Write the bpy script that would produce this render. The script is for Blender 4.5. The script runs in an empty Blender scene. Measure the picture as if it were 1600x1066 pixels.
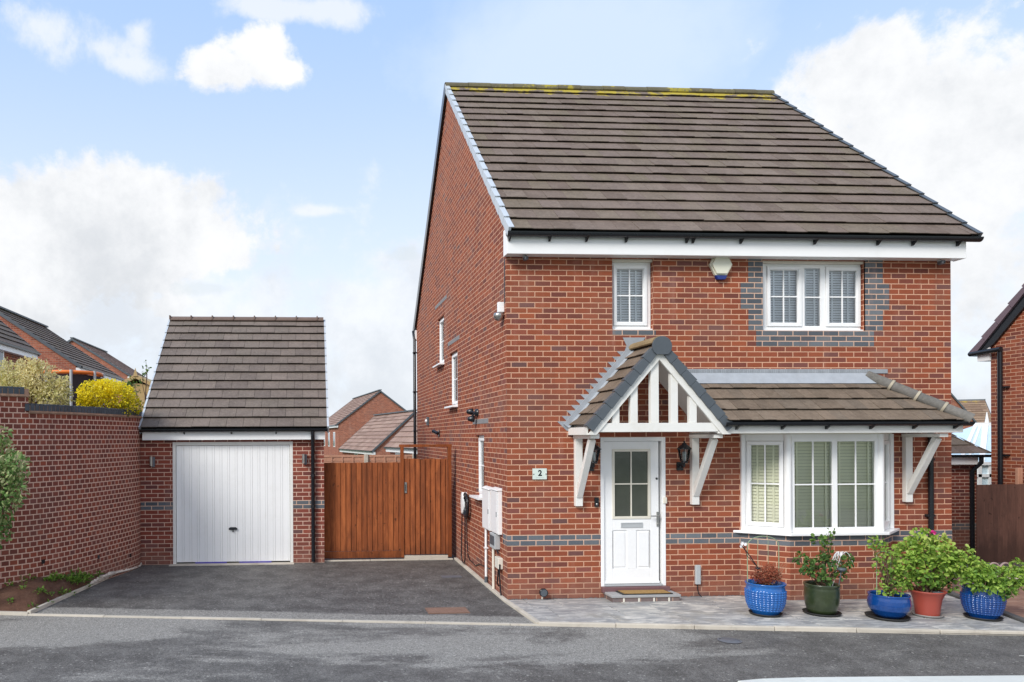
import bpy, math, random
from mathutils import Vector, Matrix
R=random.Random(7)
SC=bpy.context.scene
COL=SC.collection
PI=math.pi
# ------------------------------------------------------------------ camera model
F,XC,YC,TH,RO,HC=1150.,555.,683.,math.radians(3.4),math.radians(.25),2.27
def ray(px,py):
    a=(px-XC)/F;b=-(py-YC)/F
    A=a*math.cos(RO)+b*math.sin(RO);B=-a*math.sin(RO)+b*math.cos(RO)
    return Vector((A*math.cos(TH)+math.sin(TH),-A*math.sin(TH)+math.cos(TH),B))
def PY(px,py,y):
    d=ray(px,py);t=y/d[1];return Vector((d[0]*t,y,HC+d[2]*t))
def PX(px,py,x):
    d=ray(px,py);t=x/d[0];return Vector((x,d[1]*t,HC+d[2]*t))
def PZ(px,py,z=0.):
    d=ray(px,py);t=(z-HC)/d[2];return Vector((d[0]*t,d[1]*t,z))
cam=bpy.data.objects.new('camera',bpy.data.cameras.new('camera'));COL.objects.link(cam)
rt=Vector((math.cos(TH),-math.sin(TH),0));fw=Vector((math.sin(TH),math.cos(TH),0));up=Vector((0,0,1))
cx=rt*math.cos(RO)-up*math.sin(RO);cy=rt*math.sin(RO)+up*math.cos(RO)
M=Matrix.Identity(4)
for i in range(3): M[i][0]=cx[i];M[i][1]=cy[i];M[i][2]=-fw[i]
M[2][3]=HC
cam.matrix_world=M
cam.data.sensor_width=36;cam.data.sensor_fit='HORIZONTAL';cam.data.lens=F*36/1600
cam.data.shift_x=(800-XC)/1600;cam.data.shift_y=(YC-533)/1600
cam.data.clip_end=2000;cam.data.clip_start=.1
SC.camera=cam
# ------------------------------------------------------------------ mesh builder
class MB:
    def __init__(s,mat=None): s.v=[];s.f=[];s.r=[];s.m=[];s.sm=[];s.uv=[];s.T=mat;s.g=[]
    def add(s,vs,fs,r=None,mi=0,smooth=False,uv=None):
        b=len(s.v);s.g.append((len(s.v),len(s.f)))
        for p in vs:
            p=Vector(p); s.v.append(s.T@p if s.T else p)
        for k,f in enumerate(fs):
            s.f.append([b+i for i in f]);s.r.append(R.random() if r is None else r);s.m.append(mi);s.sm.append(smooth)
            s.uv.append(uv[k] if uv else None)
        return s
    def quad(s,*p,**k): return s.add(p,[tuple(range(len(p)))],**k)
    def box(s,x0,x1,y0,y1,z0,z1,r=None,mi=0):
        if r is None: r=R.random()
        x0,x1=min(x0,x1),max(x0,x1);y0,y1=min(y0,y1),max(y0,y1);z0,z1=min(z0,z1),max(z0,z1)
        v=[(x0,y0,z0),(x1,y0,z0),(x1,y1,z0),(x0,y1,z0),(x0,y0,z1),(x1,y0,z1),(x1,y1,z1),(x0,y1,z1)]
        return s.add(v,[(0,3,2,1),(4,5,6,7),(0,1,5,4),(1,2,6,5),(2,3,7,6),(3,0,4,7)],r=r,mi=mi)
    def prism(s,pts,vec,r=None,mi=0):
        # polygon pts extruded along vec
        n=len(pts);vec=Vector(vec)
        if r is None: r=R.random()
        v=[Vector(p) for p in pts]+[Vector(p)+vec for p in pts]
        return s.add(v,[tuple(reversed(range(n))),tuple(range(n,2*n))]+[(i,(i+1)%n,n+(i+1)%n,n+i) for i in range(n)],r=r,mi=mi)
    def beam(s,a,b,w,h,upv=(0,0,1),r=None,mi=0):
        a=Vector(a);b=Vector(b);d=(b-a).normalized();u=Vector(upv);sd=d.cross(u).normalized();u=sd.cross(d).normalized()
        if r is None: r=R.random()
        c=[sd*w/2+u*h/2,-sd*w/2+u*h/2,-sd*w/2-u*h/2,sd*w/2-u*h/2]
        v=[a+q for q in c]+[b+q for q in c]
        return s.add(v,[(0,1,2,3),(7,6,5,4),(0,4,5,1),(1,5,6,2),(2,6,7,3),(3,7,4,0)],r=r,mi=mi)
    def tube(s,path,rad,n=8,r=None,mi=0,cap=True):
        path=[Vector(p) for p in path];rings=[]
        rr=rad if isinstance(rad,(list,tuple)) else [rad]*len(path)
        if r is None: r=R.random()
        ref=None;vs=[]
        for i,p in enumerate(path):
            d=(path[min(i+1,len(path)-1)]-path[max(i-1,0)]).normalized()
            if ref is None: ref=Vector((0,0,1)) if abs(d.z)<.9 else Vector((1,0,0))
            a=d.cross(ref).normalized();b=a.cross(d).normalized();ref=b
            for k in range(n):
                t=2*PI*k/n; vs.append(p+(a*math.cos(t)+b*math.sin(t))*rr[i])
        fs=[]
        for i in range(len(path)-1):
            for k in range(n):
                fs.append((i*n+k,i*n+(k+1)%n,(i+1)*n+(k+1)%n,(i+1)*n+k))
        s.add(vs,fs,r=r,mi=mi,smooth=True)
        if cap:
            e=(len(path)-1)*n
            s.add(vs[:n],[tuple(reversed(range(n)))],r=r,mi=mi);s.add(vs[e:],[tuple(range(n))],r=r,mi=mi)
        return s
    def lathe(s,prof,c=(0,0,0),n=32,r=None,mi=0,axis='z',disp=None):
        # prof list of (radius, height)
        if r is None: r=R.random()
        vs=[]
        for j,(q,h) in enumerate(prof):
            for k in range(n):
                t=2*PI*k/n; rr=q+(disp(t,h,q) if disp else 0)
                a,b=rr*math.cos(t),rr*math.sin(t)
                p={'z':(a,b,h),'y':(a,h,b),'x':(h,a,b)}[axis]
                vs.append((c[0]+p[0],c[1]+p[1],c[2]+p[2]))
        fs=[(j*n+k,j*n+(k+1)%n,(j+1)*n+(k+1)%n,(j+1)*n+k) for j in range(len(prof)-1) for k in range(n)]
        return s.add(vs,fs,r=r,mi=mi,smooth=True)
    def build_each(s,name,mat,parent=None,bevel=0):
        ends=s.g[1:]+[(len(s.v),len(s.f))];out=[]
        for (v0,f0),(v1,f1) in zip(s.g,ends):
            m=MB();m.v=s.v[v0:v1];m.f=[[i-v0 for i in f] for f in s.f[f0:f1]];m.r=s.r[f0:f1];m.m=s.m[f0:f1];m.sm=s.sm[f0:f1];m.uv=s.uv[f0:f1]
            out.append(m.build(name,mat,parent,bevel))
        return out
    def build(s,name,mat,parent=None,bevel=0,recalc=True):
        org=Vector((0,0,0))
        q=parent
        if parent is not None:
            while q.parent: q=q.parent
            org=Vector(q.get('_o',(0,0,0)))
        me=bpy.data.meshes.new(name)
        me.from_pydata([tuple(p-org) for p in s.v],[],s.f)
        mats=mat if isinstance(mat,(list,tuple)) else [mat]
        for m in mats: me.materials.append(m)
        me.polygons.foreach_set('material_index',s.m);me.polygons.foreach_set('use_smooth',s.sm)
        a=me.attributes.new('rnd','FLOAT','FACE');a.data.foreach_set('value',s.r)
        ul=me.uv_layers.new(name='UVMap')
        for p in me.polygons:
            cu=s.uv[p.index]
            nn=p.normal
            if abs(nn.z)>.98: tx,ty=Vector((1,0,0)),Vector((0,1,0))
            else:
                tx=Vector((0,0,1)).cross(nn).normalized();ty=nn.cross(tx)
                if abs(nn.z)<.05: ty=Vector((0,0,1))
            for j,li in enumerate(p.loop_indices):
                if cu: ul.data[li].uv=cu[j]
                else:
                    co=s.v[me.loops[li].vertex_index]; ul.data[li].uv=(co.dot(tx),co.dot(ty))
        me.update()
        o=bpy.data.objects.new(name,me);COL.objects.link(o)
        if parent is not None: o.parent=parent
        if bevel:
            md=o.modifiers.new('bevel','BEVEL');md.width=bevel;md.segments=2;md.limit_method='ANGLE';md.harden_normals=False
        return o
def thing(name,label,cat,loc=(0,0,0),group=None):
    o=bpy.data.objects.new(name,None);COL.objects.link(o);o.location=loc;o.empty_display_size=.2
    o['_o']=tuple(loc);o['label']=label;o['category']=cat
    if group:o['group']=group
    return o
def tag(o,label,cat,group=None):
    o['label']=label;o['category']=cat
    if group:o['group']=group
    return o
def struct(o,kind='structure'): o['kind']=kind;return o
# ------------------------------------------------------------------ materials
class N:
    def __init__(s,name):
        s.m=bpy.data.materials.new(name);s.m.use_nodes=True;s.t=s.m.node_tree;s.t.nodes.clear()
        s.out=s.t.nodes.new('ShaderNodeOutputMaterial')
    def n(s,ty,**k):
        nd=s.t.nodes.new('ShaderNode'+ty)
        for a,b in k.items(): setattr(nd,a,b)
        return nd
    def set(s,sock,v):
        if v is None: return
        if isinstance(v,bpy.types.NodeSocket): s.t.links.new(v,sock)
        elif isinstance(v,(tuple,list)) and len(v)==3 and sock.type=='RGBA': sock.default_value=(*v,1)
        else: sock.default_value=v
    def math(s,op,a,b=None,c=None,clamp=False):
        nd=s.n('Math',operation=op);nd.use_clamp=clamp;s.set(nd.inputs[0],a);s.set(nd.inputs[1],b)
        if c is not None:s.set(nd.inputs[2],c)
        return nd.outputs[0]
    def mix(s,f,a,b,mode='MIX'):
        nd=s.n('Mix',data_type='RGBA',blend_type=mode);s.set(nd.inputs[0],f);s.set(nd.inputs[6],a);s.set(nd.inputs[7],b);return nd.outputs[2]
    def noise(s,vec,sc,det=3,rough=.5,dist=0,dim='3D'):
        nd=s.n('TexNoise',noise_dimensions=dim);s.set(nd.inputs['Vector'],vec);nd.inputs['Scale'].default_value=sc;nd.inputs['Detail'].default_value=det
        nd.inputs['Roughness'].default_value=rough;nd.inputs['Distortion'].default_value=dist;return nd.outputs[0]
    def ramp(s,f,stops,interp='LINEAR'):
        nd=s.n('ValToRGB');s.set(nd.inputs[0],f);cr=nd.color_ramp;cr.interpolation=interp
        while len(cr.elements)>1: cr.elements.remove(cr.elements[-1])
        for i,(p,c) in enumerate(stops):
            e=cr.elements[0] if i==0 else cr.elements.new(p)
            e.position=p;e.color=(*c,1) if isinstance(c,(tuple,list)) else (c,c,c,1)
        return nd.outputs[0]
    def sm(s,v,a,b): # smoothstep map
        nd=s.n('MapRange',interpolation_type='SMOOTHSTEP');s.set(nd.inputs[0],v);nd.inputs[1].default_value=a;nd.inputs[2].default_value=b;return nd.outputs[0]
    def geo(s): return s.n('NewGeometry').outputs['Position']
    def attr(s,nm='rnd'):
        nd=s.n('Attribute');nd.attribute_name=nm;return nd.outputs['Fac']
    def bump(s,h,st=.5,d=.01):
        nd=s.n('Bump');nd.inputs['Strength'].default_value=st;nd.inputs['Distance'].default_value=d;s.set(nd.inputs['Height'],h);return nd.outputs[0]
    def pr(s,col,rough=.7,normal=None,spec=.5,metal=0,**k):
        p=s.n('BsdfPrincipled');s.set(p.inputs['Base Color'],col);s.set(p.inputs['Roughness'],rough);s.set(p.inputs['Specular IOR Level'],spec);s.set(p.inputs['Metallic'],metal)
        if normal is not None:s.set(p.inputs['Normal'],normal)
        for a,b in k.items(): s.set(p.inputs[a.replace('_',' ')],b)
        s.t.links.new(p.outputs[0],s.out.inputs[0]);return p
def hexc(h):
    h=h.lstrip('#');c=[int(h[i:i+2],16)/255 for i in (0,2,4)]
    return tuple(x/12.92 if x<=.04045 else ((x+.055)/1.055)**2.4 for x in c)
def simple(name,col,rough=.5,var=.06,nsc=6,bump=0,spec=.5,metal=0,dirt=0,dirtcol=(.2,.17,.12),grain=0):
    n=N(name);g=n.geo()
    f=n.noise(g,nsc,4,.6)
    k=n.math('MULTIPLY_ADD',n.math('SUBTRACT',f,.5),var*2,1.0)
    k2=n.math('MULTIPLY_ADD',n.math('SUBTRACT',n.attr(),.5),var,k)
    hs=n.n('HueSaturation');n.set(hs.inputs['Color'],col);n.set(hs.inputs['Value'],k2)
    c=hs.outputs[0]
    if dirt:
        c=n.mix(n.math('MULTIPLY',n.sm(n.noise(g,2.3,6,.7),.5,.75),dirt),c,dirtcol)
    nr=None
    if bump: nr=n.bump(n.noise(g,60 if not grain else grain,3,.6),bump,.004)
    n.pr(c,rough,nr,spec,metal)
    return n.m
def brickmat(name,stops,mortar,L=.225,H=.075,mw=.0125,bumpd=.006,weather=.25,rough=.85,wcol=(.25,.2,.17)):
    n=N(name)
    uvn=n.n('UVMap');uvn.uv_map='UVMap'
    g=n.geo()
    # slight waviness of brick edges
    ds=n.n('TexNoise');ds.inputs['Scale'].default_value=22;ds.inputs['Detail'].default_value=2;n.set(ds.inputs['Vector'],g)
    off=n.n('VectorMath',operation='MULTIPLY_ADD');n.set(off.inputs[0],ds.outputs['Color']);off.inputs[1].default_value=(.004,.004,0);
    n.set(off.inputs[2],uvn.outputs[0])
    sp=n.n('SeparateXYZ');n.set(sp.inputs[0],off.outputs[0])
    u=n.math('ADD',sp.outputs[0],49.998-.0);v=n.math('ADD',sp.outputs[1],14.998)
    row=n.math('FLOOR',n.math('DIVIDE',v,H))
    par=n.math('MODULO',row,2.)
    uu=n.math('MULTIPLY_ADD',par,.5,n.math('DIVIDE',u,L))
    col=n.math('FLOOR',uu)
    fu=n.math('MULTIPLY',n.math('FRACT',uu),L);fv=n.math('MULTIPLY',n.math('FRACT',n.math('DIVIDE',v,H)),H)
    du=n.math('MINIMUM',fu,n.math('SUBTRACT',L,fu));dv=n.math('MINIMUM',fv,n.math('SUBTRACT',H,fv))
    d=n.math('MINIMUM',du,dv)
    br=n.sm(d,mw/2-.0012,mw/2+.0018)
    cv=n.n('CombineXYZ');n.set(cv.inputs[0],col);n.set(cv.inputs[1],row)
    wn=n.n('TexWhiteNoise',noise_dimensions='2D');n.set(wn.inputs[0],cv.outputs[0])
    base=n.ramp(wn.outputs[0],stops)
    wn2=n.n('TexWhiteNoise',noise_dimensions='2D')
    cv2=n.n('VectorMath',operation='ADD');n.set(cv2.inputs[0],cv.outputs[0]);cv2.inputs[1].default_value=(31.3,17.1,0);n.set(wn2.inputs[0],cv2.outputs[0])
    hs=n.n('HueSaturation');n.set(hs.inputs['Color'],base)
    fine=n.noise(g,70,4,.7)
    n.set(hs.inputs['Value'],n.math('ADD',n.math('MULTIPLY_ADD',wn2.outputs[0],.22,.70),n.math('MULTIPLY',fine,.42)))
    big=n.noise(g,.9,5,.6)
    mo=n.mix(n.noise(g,9,4,.6),mortar,tuple(c*.8 for c in mortar))
    c=n.mix(br,mo,hs.outputs[0])
    c=n.mix(n.math('MULTIPLY',n.sm(big,.48,.78),weather),c,wcol)
    mpv=n.n('Mapping');mpv.inputs['Scale'].default_value=(2.6,2.6,.45);n.set(mpv.inputs[0],g)
    st_=n.noise(mpv.outputs[0],1.3,6,.65)
    c=n.mix(n.math('MULTIPLY',n.sm(st_,.52,.74),.28),c,(.13,.06,.05))
    c=n.mix(n.math('MULTIPLY',n.sm(st_,.46,.26),.22),c,(.55,.33,.26))
    # splash staining near the ground, irregular
    sz=n.n('SeparateXYZ');n.set(sz.inputs[0],g)
    low=n.math('MULTIPLY',n.sm(n.math('ADD',sz.outputs[2],n.math('MULTIPLY',n.noise(g,3,4,.7),.5)),.75,.2),.5)
    c=n.mix(low,c,n.mix(n.noise(g,6,4,.7),(.38,.22,.17),(.10,.055,.04)))
    h=n.math('ADD',n.math('MULTIPLY',br,1.),n.math('MULTIPLY',fine,.35))
    n.pr(c,rough,n.bump(h,.9,bumpd),.25)
    return n.m
MORT=(.74,.42,.28)
mBrick=brickmat('brick_red',[(0,(.18,.060,.045)),(.08,(.21,.060,.038)),(.3,(.255,.068,.036)),(.6,(.285,.076,.037)),(.90,(.32,.088,.041)),(.95,(.22,.068,.05)),(1,(.15,.075,.068))],MORT)
mBrickG=brickmat('brick_dark_red',[(0,(.14,.05,.045)),(.2,(.19,.05,.036)),(.6,(.235,.058,.038)),(.9,(.26,.07,.045)),(1,(.15,.07,.065))],(.76,.50,.39),weather=.18)
mBrickW=brickmat('brick_header_bond',[(0,(.16,.050,.038)),(.25,(.19,.054,.038)),(.7,(.225,.062,.041)),(.93,(.27,.07,.04)),(1,(.17,.062,.052))],(.76,.50,.39),L=.1125,mw=.0145,weather=.12)
mBlue=brickmat('blue_brick',[(0,(.085,.095,.11)),(.5,(.115,.13,.148)),(1,(.155,.172,.188))],(.74,.50,.38),weather=.12)
mBrickFar=brickmat('brick_far',[(0,(.26,.085,.055)),(.5,(.36,.11,.062)),(1,(.42,.15,.09))],(.48,.30,.23),weather=.25)
def tilemat(name,cols,lichen=None,zr=None,speck=.5):
    n=N(name);g=n.geo();a=n.attr()
    base=n.ramp(a,[(i/(len(cols)-1),c) for i,c in enumerate(cols)])
    f1=n.noise(g,24,5,.8);f2=n.noise(g,1.1,5,.6);f3=n.noise(g,7,5,.65)
    hs=n.n('HueSaturation');n.set(hs.inputs['Color'],base);n.set(hs.inputs['Value'],n.math('ADD',n.math('MULTIPLY',f1,1.1),n.math('MULTIPLY_ADD',f3,.6,.15)))
    c=n.mix(n.math('MULTIPLY',n.sm(f2,.45,.7),.4),hs.outputs[0],tuple(min(1,x*1.35) for x in cols[len(cols)//2]))
    c=n.mix(n.math('MULTIPLY',n.sm(n.noise(g,19,6,.85),.56,.68),speck),c,(.34,.31,.24))
    c=n.mix(n.math('MULTIPLY',n.sm(n.noise(g,3.1,6,.75),.60,.75),.5),c,(.05,.048,.042))
    if lichen:
        sz=n.n('SeparateXYZ');n.set(sz.inputs[0],g)
        hgt=n.sm(sz.outputs[2],zr[0],zr[1])
        m=n.sm(n.math('ADD',n.noise(g,2.2,6,.75),n.math('MULTIPLY',hgt,.30)),.72,.78)
        m=n.math('MULTIPLY',m,n.sm(hgt,.02,.5))
        c=n.mix(n.math('MULTIPLY',m,.9),c,lichen)
    n.pr(c,.9,n.bump(f1,.6,.006),.2)
    return n.m
mTile=tilemat('roof_tile',[(.150,.112,.090),(.172,.132,.108),(.185,.142,.120),(.170,.136,.100),(.200,.156,.128)],(.46,.36,.04),(8.55,9.15))
mTileG=tilemat('garage_tile',[(.150,.122,.108),(.168,.138,.12),(.182,.148,.128),(.165,.138,.118),(.20,.162,.14)],speck=.6)
mTileP=tilemat('canopy_tile',[(.145,.112,.085),(.18,.138,.103),(.20,.153,.115),(.16,.128,.10),(.22,.17,.128)],speck=.35)
mTileF=tilemat('far_tile',[(.25,.165,.13),(.31,.205,.165),(.36,.25,.20)],speck=.3)
mTileL=tilemat('far_tile_yellow_ridge',[(.20,.13,.09),(.26,.18,.12),(.30,.2,.14)],(.42,.30,.07),(4.3,5.4),speck=.3)
mRidge=tilemat('ridge_tile',[(.13,.115,.08),(.16,.14,.08),(.14,.13,.09)],(.38,.32,.05),(8.6,9.7))
mHip=tilemat('hip_tile',[(.14,.135,.125),(.18,.17,.155),(.15,.14,.13)],(.32,.28,.06),(2.3,3.9),speck=.5)
mGrey=simple('slate_grey_plastic',(.085,.10,.115),.45,.12,8,.1)
mGreyL=simple('light_grey_verge',(.52,.56,.60),.4,.08,5)
mWhite=simple('white_upvc',(.90,.90,.895),.28,.03,3,spec=.5,dirt=.10,dirtcol=(.5,.47,.4))
mWhiteP=simple('white_painted_timber',(.80,.79,.75),.5,.05,4,.15,dirt=.25,dirtcol=(.55,.5,.38))
mCream=simple('cream_upvc',(.76,.72,.62),.4,.05,4,dirt=.15,dirtcol=(.4,.36,.25))
mBlack=simple('black_plastic',(.012,.014,.018),.25,.15,6)
mLead=simple('lead_flashing',(.34,.365,.395),.5,.22,9,.25,metal=.0,dirt=.5,dirtcol=(.50,.52,.55))
mSteel=simple('brushed_steel',(.45,.44,.42),.3,.1,20,metal=.9)
mGreyBox=simple('grey_plastic',(.45,.47,.48),.45,.06,5)
mPlum=simple('plum_quarry_tile',(.17,.085,.09),.6,.15,12,.2)
mKerb=simple('concrete_edging',(.55,.50,.42),.85,.15,6,.4,dirt=.5,dirtcol=(.25,.2,.15))
mKerbD=simple('dark_concrete_kerb',(.10,.10,.10),.85,.2,6,.4)
mStep=simple('grey_step_slab',(.33,.33,.33),.7,.15,7,.3)
mSoil=None
def groundmat(name,cols,sc,bsc,rough=.95,bd=.01):
    n=N(name);g=n.geo()
    c=n.ramp(n.noise(g,sc,6,.7),[(.25+.5*i/(len(cols)-1),x) for i,x in enumerate(cols)])
    c=n.mix(n.math('MULTIPLY',n.noise(g,bsc*1.7,2,.6),.5),c,tuple(x*.5 for x in cols[0]))
    n.pr(c,rough,n.bump(n.noise(g,bsc,5,.8),.9,bd),.2);return n.m
mSoil=groundmat('soil',[(.10,.052,.036),(.19,.098,.066),(.27,.155,.105)],2.5,24,bd=.05)
mGrass=groundmat('far_ground',[(.05,.09,.02),(.09,.14,.04),(.13,.16,.06)],.8,18)
mStone=simple('pebble',(.55,.48,.41),.8,.5,30)
def asphalt(name,dry,wet,lo,hi,sc,zig=1.,seed=0,yband=None,xy=False):
    n=N(name);g=n.geo()
    mp=n.n('Mapping');mp.inputs['Location'].default_value=(seed,seed*1.7,0);mp.inputs['Scale'].default_value=(.55,1.3,1);n.set(mp.inputs[0],g)
    big=n.noise(mp.outputs[0],sc,8,.68,.4)
    sp=n.n('SeparateXYZ');n.set(sp.inputs[0],g)
    if xy:
        big=n.math('ADD',n.math('MULTIPLY',big,1.0),n.math('MULTIPLY',n.sm(n.math('MULTIPLY_ADD',sp.outputs[0],.11,sp.outputs[1]),8.15,7.55),.13));big=n.math('ADD',big,n.math('MULTIPLY_ADD',n.sm(sp.outputs[0],2.6,6.0),.20,-.045))
    if yband:
        # drying line: wetness varies with distance from road edge, broken up by noise
        big=n.math('ADD',n.math('MULTIPLY',big,yband[2]),n.math('MULTIPLY',n.sm(n.math('MULTIPLY_ADD',sp.outputs[0],yband[3],sp.outputs[1]),yband[0],yband[1]),yband[4]))
    big=n.math('ADD',big,n.math('MULTIPLY',n.math('SUBTRACT',n.noise(g,30,4,.8),.5),.16));m=n.sm(big,lo,hi)
    mott=n.noise(g,2.4,7,.75)
    grain=n.noise(g,85,3,.9);grain2=n.noise(g,34,3,.8)
    c=n.mix(m,dry,wet)
    c=n.mix(n.sm(mott,.35,.68),c,n.mix(.35,c,(.30,.29,.27)))
    hs=n.n('HueSaturation');n.set(hs.inputs['Color'],c)
    n.set(hs.inputs['Value'],n.math('ADD',n.math('MULTIPLY_ADD',n.math('SUBTRACT',grain,.5),3.2,1.0),n.math('MULTIPLY',n.math('SUBTRACT',grain2,.5),1.0)))
    vo=n.n('TexVoronoi');vo.inputs['Scale'].default_value=110;n.set(vo.inputs['Vector'],g);vs=n.n('SeparateXYZ');n.set(vs.inputs[0],vo.outputs['Color'])
    vo2=n.n('TexVoronoi');vo2.inputs['Scale'].default_value=58;n.set(vo2.inputs['Vector'],g);vs2=n.n('SeparateXYZ');n.set(vs2.inputs[0],vo2.outputs['Color'])
    hs2=n.n('HueSaturation');n.set(hs2.inputs['Color'],hs.outputs[0]);n.set(hs2.inputs['Value'],n.math('ADD',n.math('MULTIPLY_ADD',vs.outputs[0],.62,.58),n.math('MULTIPLY',vs2.outputs[1],.22)))
    c=n.mix(n.math('MULTIPLY',n.sm(vs2.outputs[0],.982,.99),.5),hs2.outputs[0],(.5,.48,.44))
    rg=n.mix(m,(.9,.9,.9),(.62,.62,.62))
    n.pr(c,rg,n.bump(vs.outputs[0],.4,.006),.15);return n.m
mRoad=asphalt('road_asphalt',(.265,.255,.235),(.105,.10,.094),.47,.58,.62,seed=5.3,xy=True)
mDrive=asphalt('driveway_asphalt',(.24,.23,.212),(.086,.081,.077),.44,.52,1.2,seed=9.2,yband=(9.22,9.95,.42,.165,.62))
def pavemat():
    n=N('sandstone_paving');g=n.geo();a=n.attr()
    base=n.ramp(a,[(0,(.53,.52,.49)),(.4,(.62,.61,.57)),(.7,(.69,.66,.60)),(1,(.57,.55,.50))])
    mp=n.n('Mapping');mp.inputs['Rotation'].default_value=(0,0,.5);mp.inputs['Scale'].default_value=(1,3.2,1);n.set(mp.inputs[0],g)
    cvv=n.n('CombineXYZ');n.set(cvv.inputs[2],n.math('MULTIPLY',a,17));ad=n.n('VectorMath',operation='ADD');n.set(ad.inputs[0],mp.outputs[0]);n.set(ad.inputs[1],cvv.outputs[0])
    vein=n.noise(ad.outputs[0],2.6,7,.7,1.2)
    c=n.mix(n.sm(vein,.40,.66),tuple([.27,.275,.28]),base)
    c=n.mix(n.math('MULTIPLY',n.sm(n.noise(g,1.4,5,.7),.52,.68),.5),c,(.27,.25,.21))
    n.pr(c,.55,n.bump(vein,.3,.01),.35);return n.m
mPave=pavemat()
mJoint=simple('paving_joint',(.09,.085,.075),.9,.3,20)
mBlockPave=brickmat('block_paving',[(0,(.25,.13,.09)),(.5,(.36,.20,.13)),(1,(.42,.27,.19))],(.16,.13,.11),L=.2,H=.1,mw=.008,weather=.2)
def timber(name,cols,grain=(1,1,.06)):
    n=N(name);g=n.geo();a=n.attr()
    cvv=n.n('CombineXYZ');n.set(cvv.inputs[0],n.math('MULTIPLY',a,9));n.set(cvv.inputs[2],n.math('MULTIPLY',a,23))
    ad=n.n('VectorMath',operation='ADD');n.set(ad.inputs[0],g);n.set(ad.inputs[1],cvv.outputs[0])
    mp=n.n('Mapping');mp.inputs['Scale'].default_value=grain;n.set(mp.inputs[0],ad.outputs[0])
    gr=n.noise(mp.outputs[0],38,4,.6,.6);kn=n.noise(ad.outputs[0],4.5,3,.5)
    base=n.ramp(n.math('ADD',n.math('MULTIPLY',gr,.75),n.math('MULTIPLY_ADD',a,.22,.02)),[(.25,cols[0]),(.5,cols[1]),(.75,cols[2])])
    c=n.mix(n.math('MULTIPLY',n.sm(n.noise(ad.outputs[0],9,3,.5),.66,.74),.75),base,tuple(x*.25 for x in cols[0]))
    mpb=n.n('Mapping');mpb.inputs['Scale'].default_value=(1,1,.3);n.set(mpb.inputs[0],ad.outputs[0]);bl_=n.noise(mpb.outputs[0],6,5,.65)
    c=n.mix(n.math('MULTIPLY',n.sm(bl_,.48,.66),.5),c,tuple(x*.9 for x in cols[0]))
    c=n.mix(n.math('MULTIPLY',n.sm(bl_,.46,.30),.35),c,tuple(min(1,x*1.25) for x in cols[2]))
    sz=n.n('SeparateXYZ');n.set(sz.inputs[0],g)
    c=n.mix(n.math('MULTIPLY',n.sm(n.math('ADD',sz.outputs[2],n.math('MULTIPLY',kn,.7)),.75,.3),.5),c,tuple(x*.35 for x in cols[0]))
    n.pr(c,.65,n.bump(gr,.3,.004),.3);return n.m
mTimO=timber('orange_stained_timber',[(.14,.038,.011),(.27,.072,.019),(.42,.125,.036)])
mTimB=timber('brown_stained_timber',[(.07,.034,.026),(.11,.052,.038),(.15,.072,.052)])
mTimP=timber('pale_fence_timber',[(.45,.22,.14),(.55,.29,.19),(.62,.36,.25)],(.06,1,1))
mTimY=timber('yellow_shed_timber',[(.42,.29,.12),(.5,.36,.17),(.56,.43,.22)],(.06,1,1))
def glass(name,tint=(.9,.95,.95),refl=1.,base=0.0):
    n=N(name);tr=n.n('BsdfTransparent');n.set(tr.inputs[0],tint);gl=n.n('BsdfGlossy');gl.inputs['Roughness'].default_value=.02
    fr=n.n('Fresnel');fr.inputs[0].default_value=1.5
    mx=n.n('MixShader');n.set(mx.inputs[0],n.math('MULTIPLY_ADD',fr.outputs[0],refl,base,clamp=True));n.t.links.new(tr.outputs[0],mx.inputs[1]);n.t.links.new(gl.outputs[0],mx.inputs[2]);n.t.links.new(mx.outputs[0],n.out.inputs[0]);return n.m
mGlass=glass('window_glass',(.97,.99,.99),1.,.10)
mGlassDark=glass('lantern_glass',(.8,.85,.85),1,.03)
def obsc():
    n=N('obscured_glass');g=n.geo();w=n.noise(g,38,3,.6)
    n.pr(n.mix(n.noise(g,5,3),(.05,.055,.045),(.09,.095,.08)),.12,n.bump(w,.25,.004),.9);return n.m
mObsc=obsc()
mBlindW=simple('white_blind',(.92,.95,.98),.5,.04,3)
mBlindC=simple('cream_blind',(.93,.91,.70),.5,.06,3)
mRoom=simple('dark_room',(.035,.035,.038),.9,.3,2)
mLampGlow=simple('frosted_lamp',(.7,.7,.68),.4)
mMat=groundmat('coir_mat',[(.30,.17,.06),(.42,.26,.10),(.5,.33,.15)],30,200,bd=.006)
mRubber=simple('black_rubber',(.02,.02,.02),.7,.2)
def glaze(name,c1,c2,rough=.15):
    n=N(name);g=n.geo();c=n.mix(n.noise(g,5,4,.6),c1,c2)
    lw=n.sm(n.noise(g,25,3,.6),.5,.8);c=n.mix(n.math('MULTIPLY',lw,.2),c,tuple(min(1,x*2+.03) for x in c2))
    n.pr(c,rough,n.bump(n.noise(g,14,3,.5),.15,.01),.6,Coat_Weight=.3,Coat_Roughness=.15);return n.m
mBluePot=glaze('blue_glaze',(.006,.07,.30),(.015,.15,.45))
mBluePotD=glaze('deep_blue_glaze',(.002,.03,.16),(.006,.075,.29))
mGreenPot=glaze('green_glaze',(.016,.028,.010),(.04,.055,.02),.3)
mTerra=simple('terracotta_plastic',(.34,.065,.045),.4,.12,4,.05)
mCompost=groundmat('compost',[(.02,.013,.01),(.04,.026,.02),(.07,.05,.035)],12,60,bd=.02)
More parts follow.
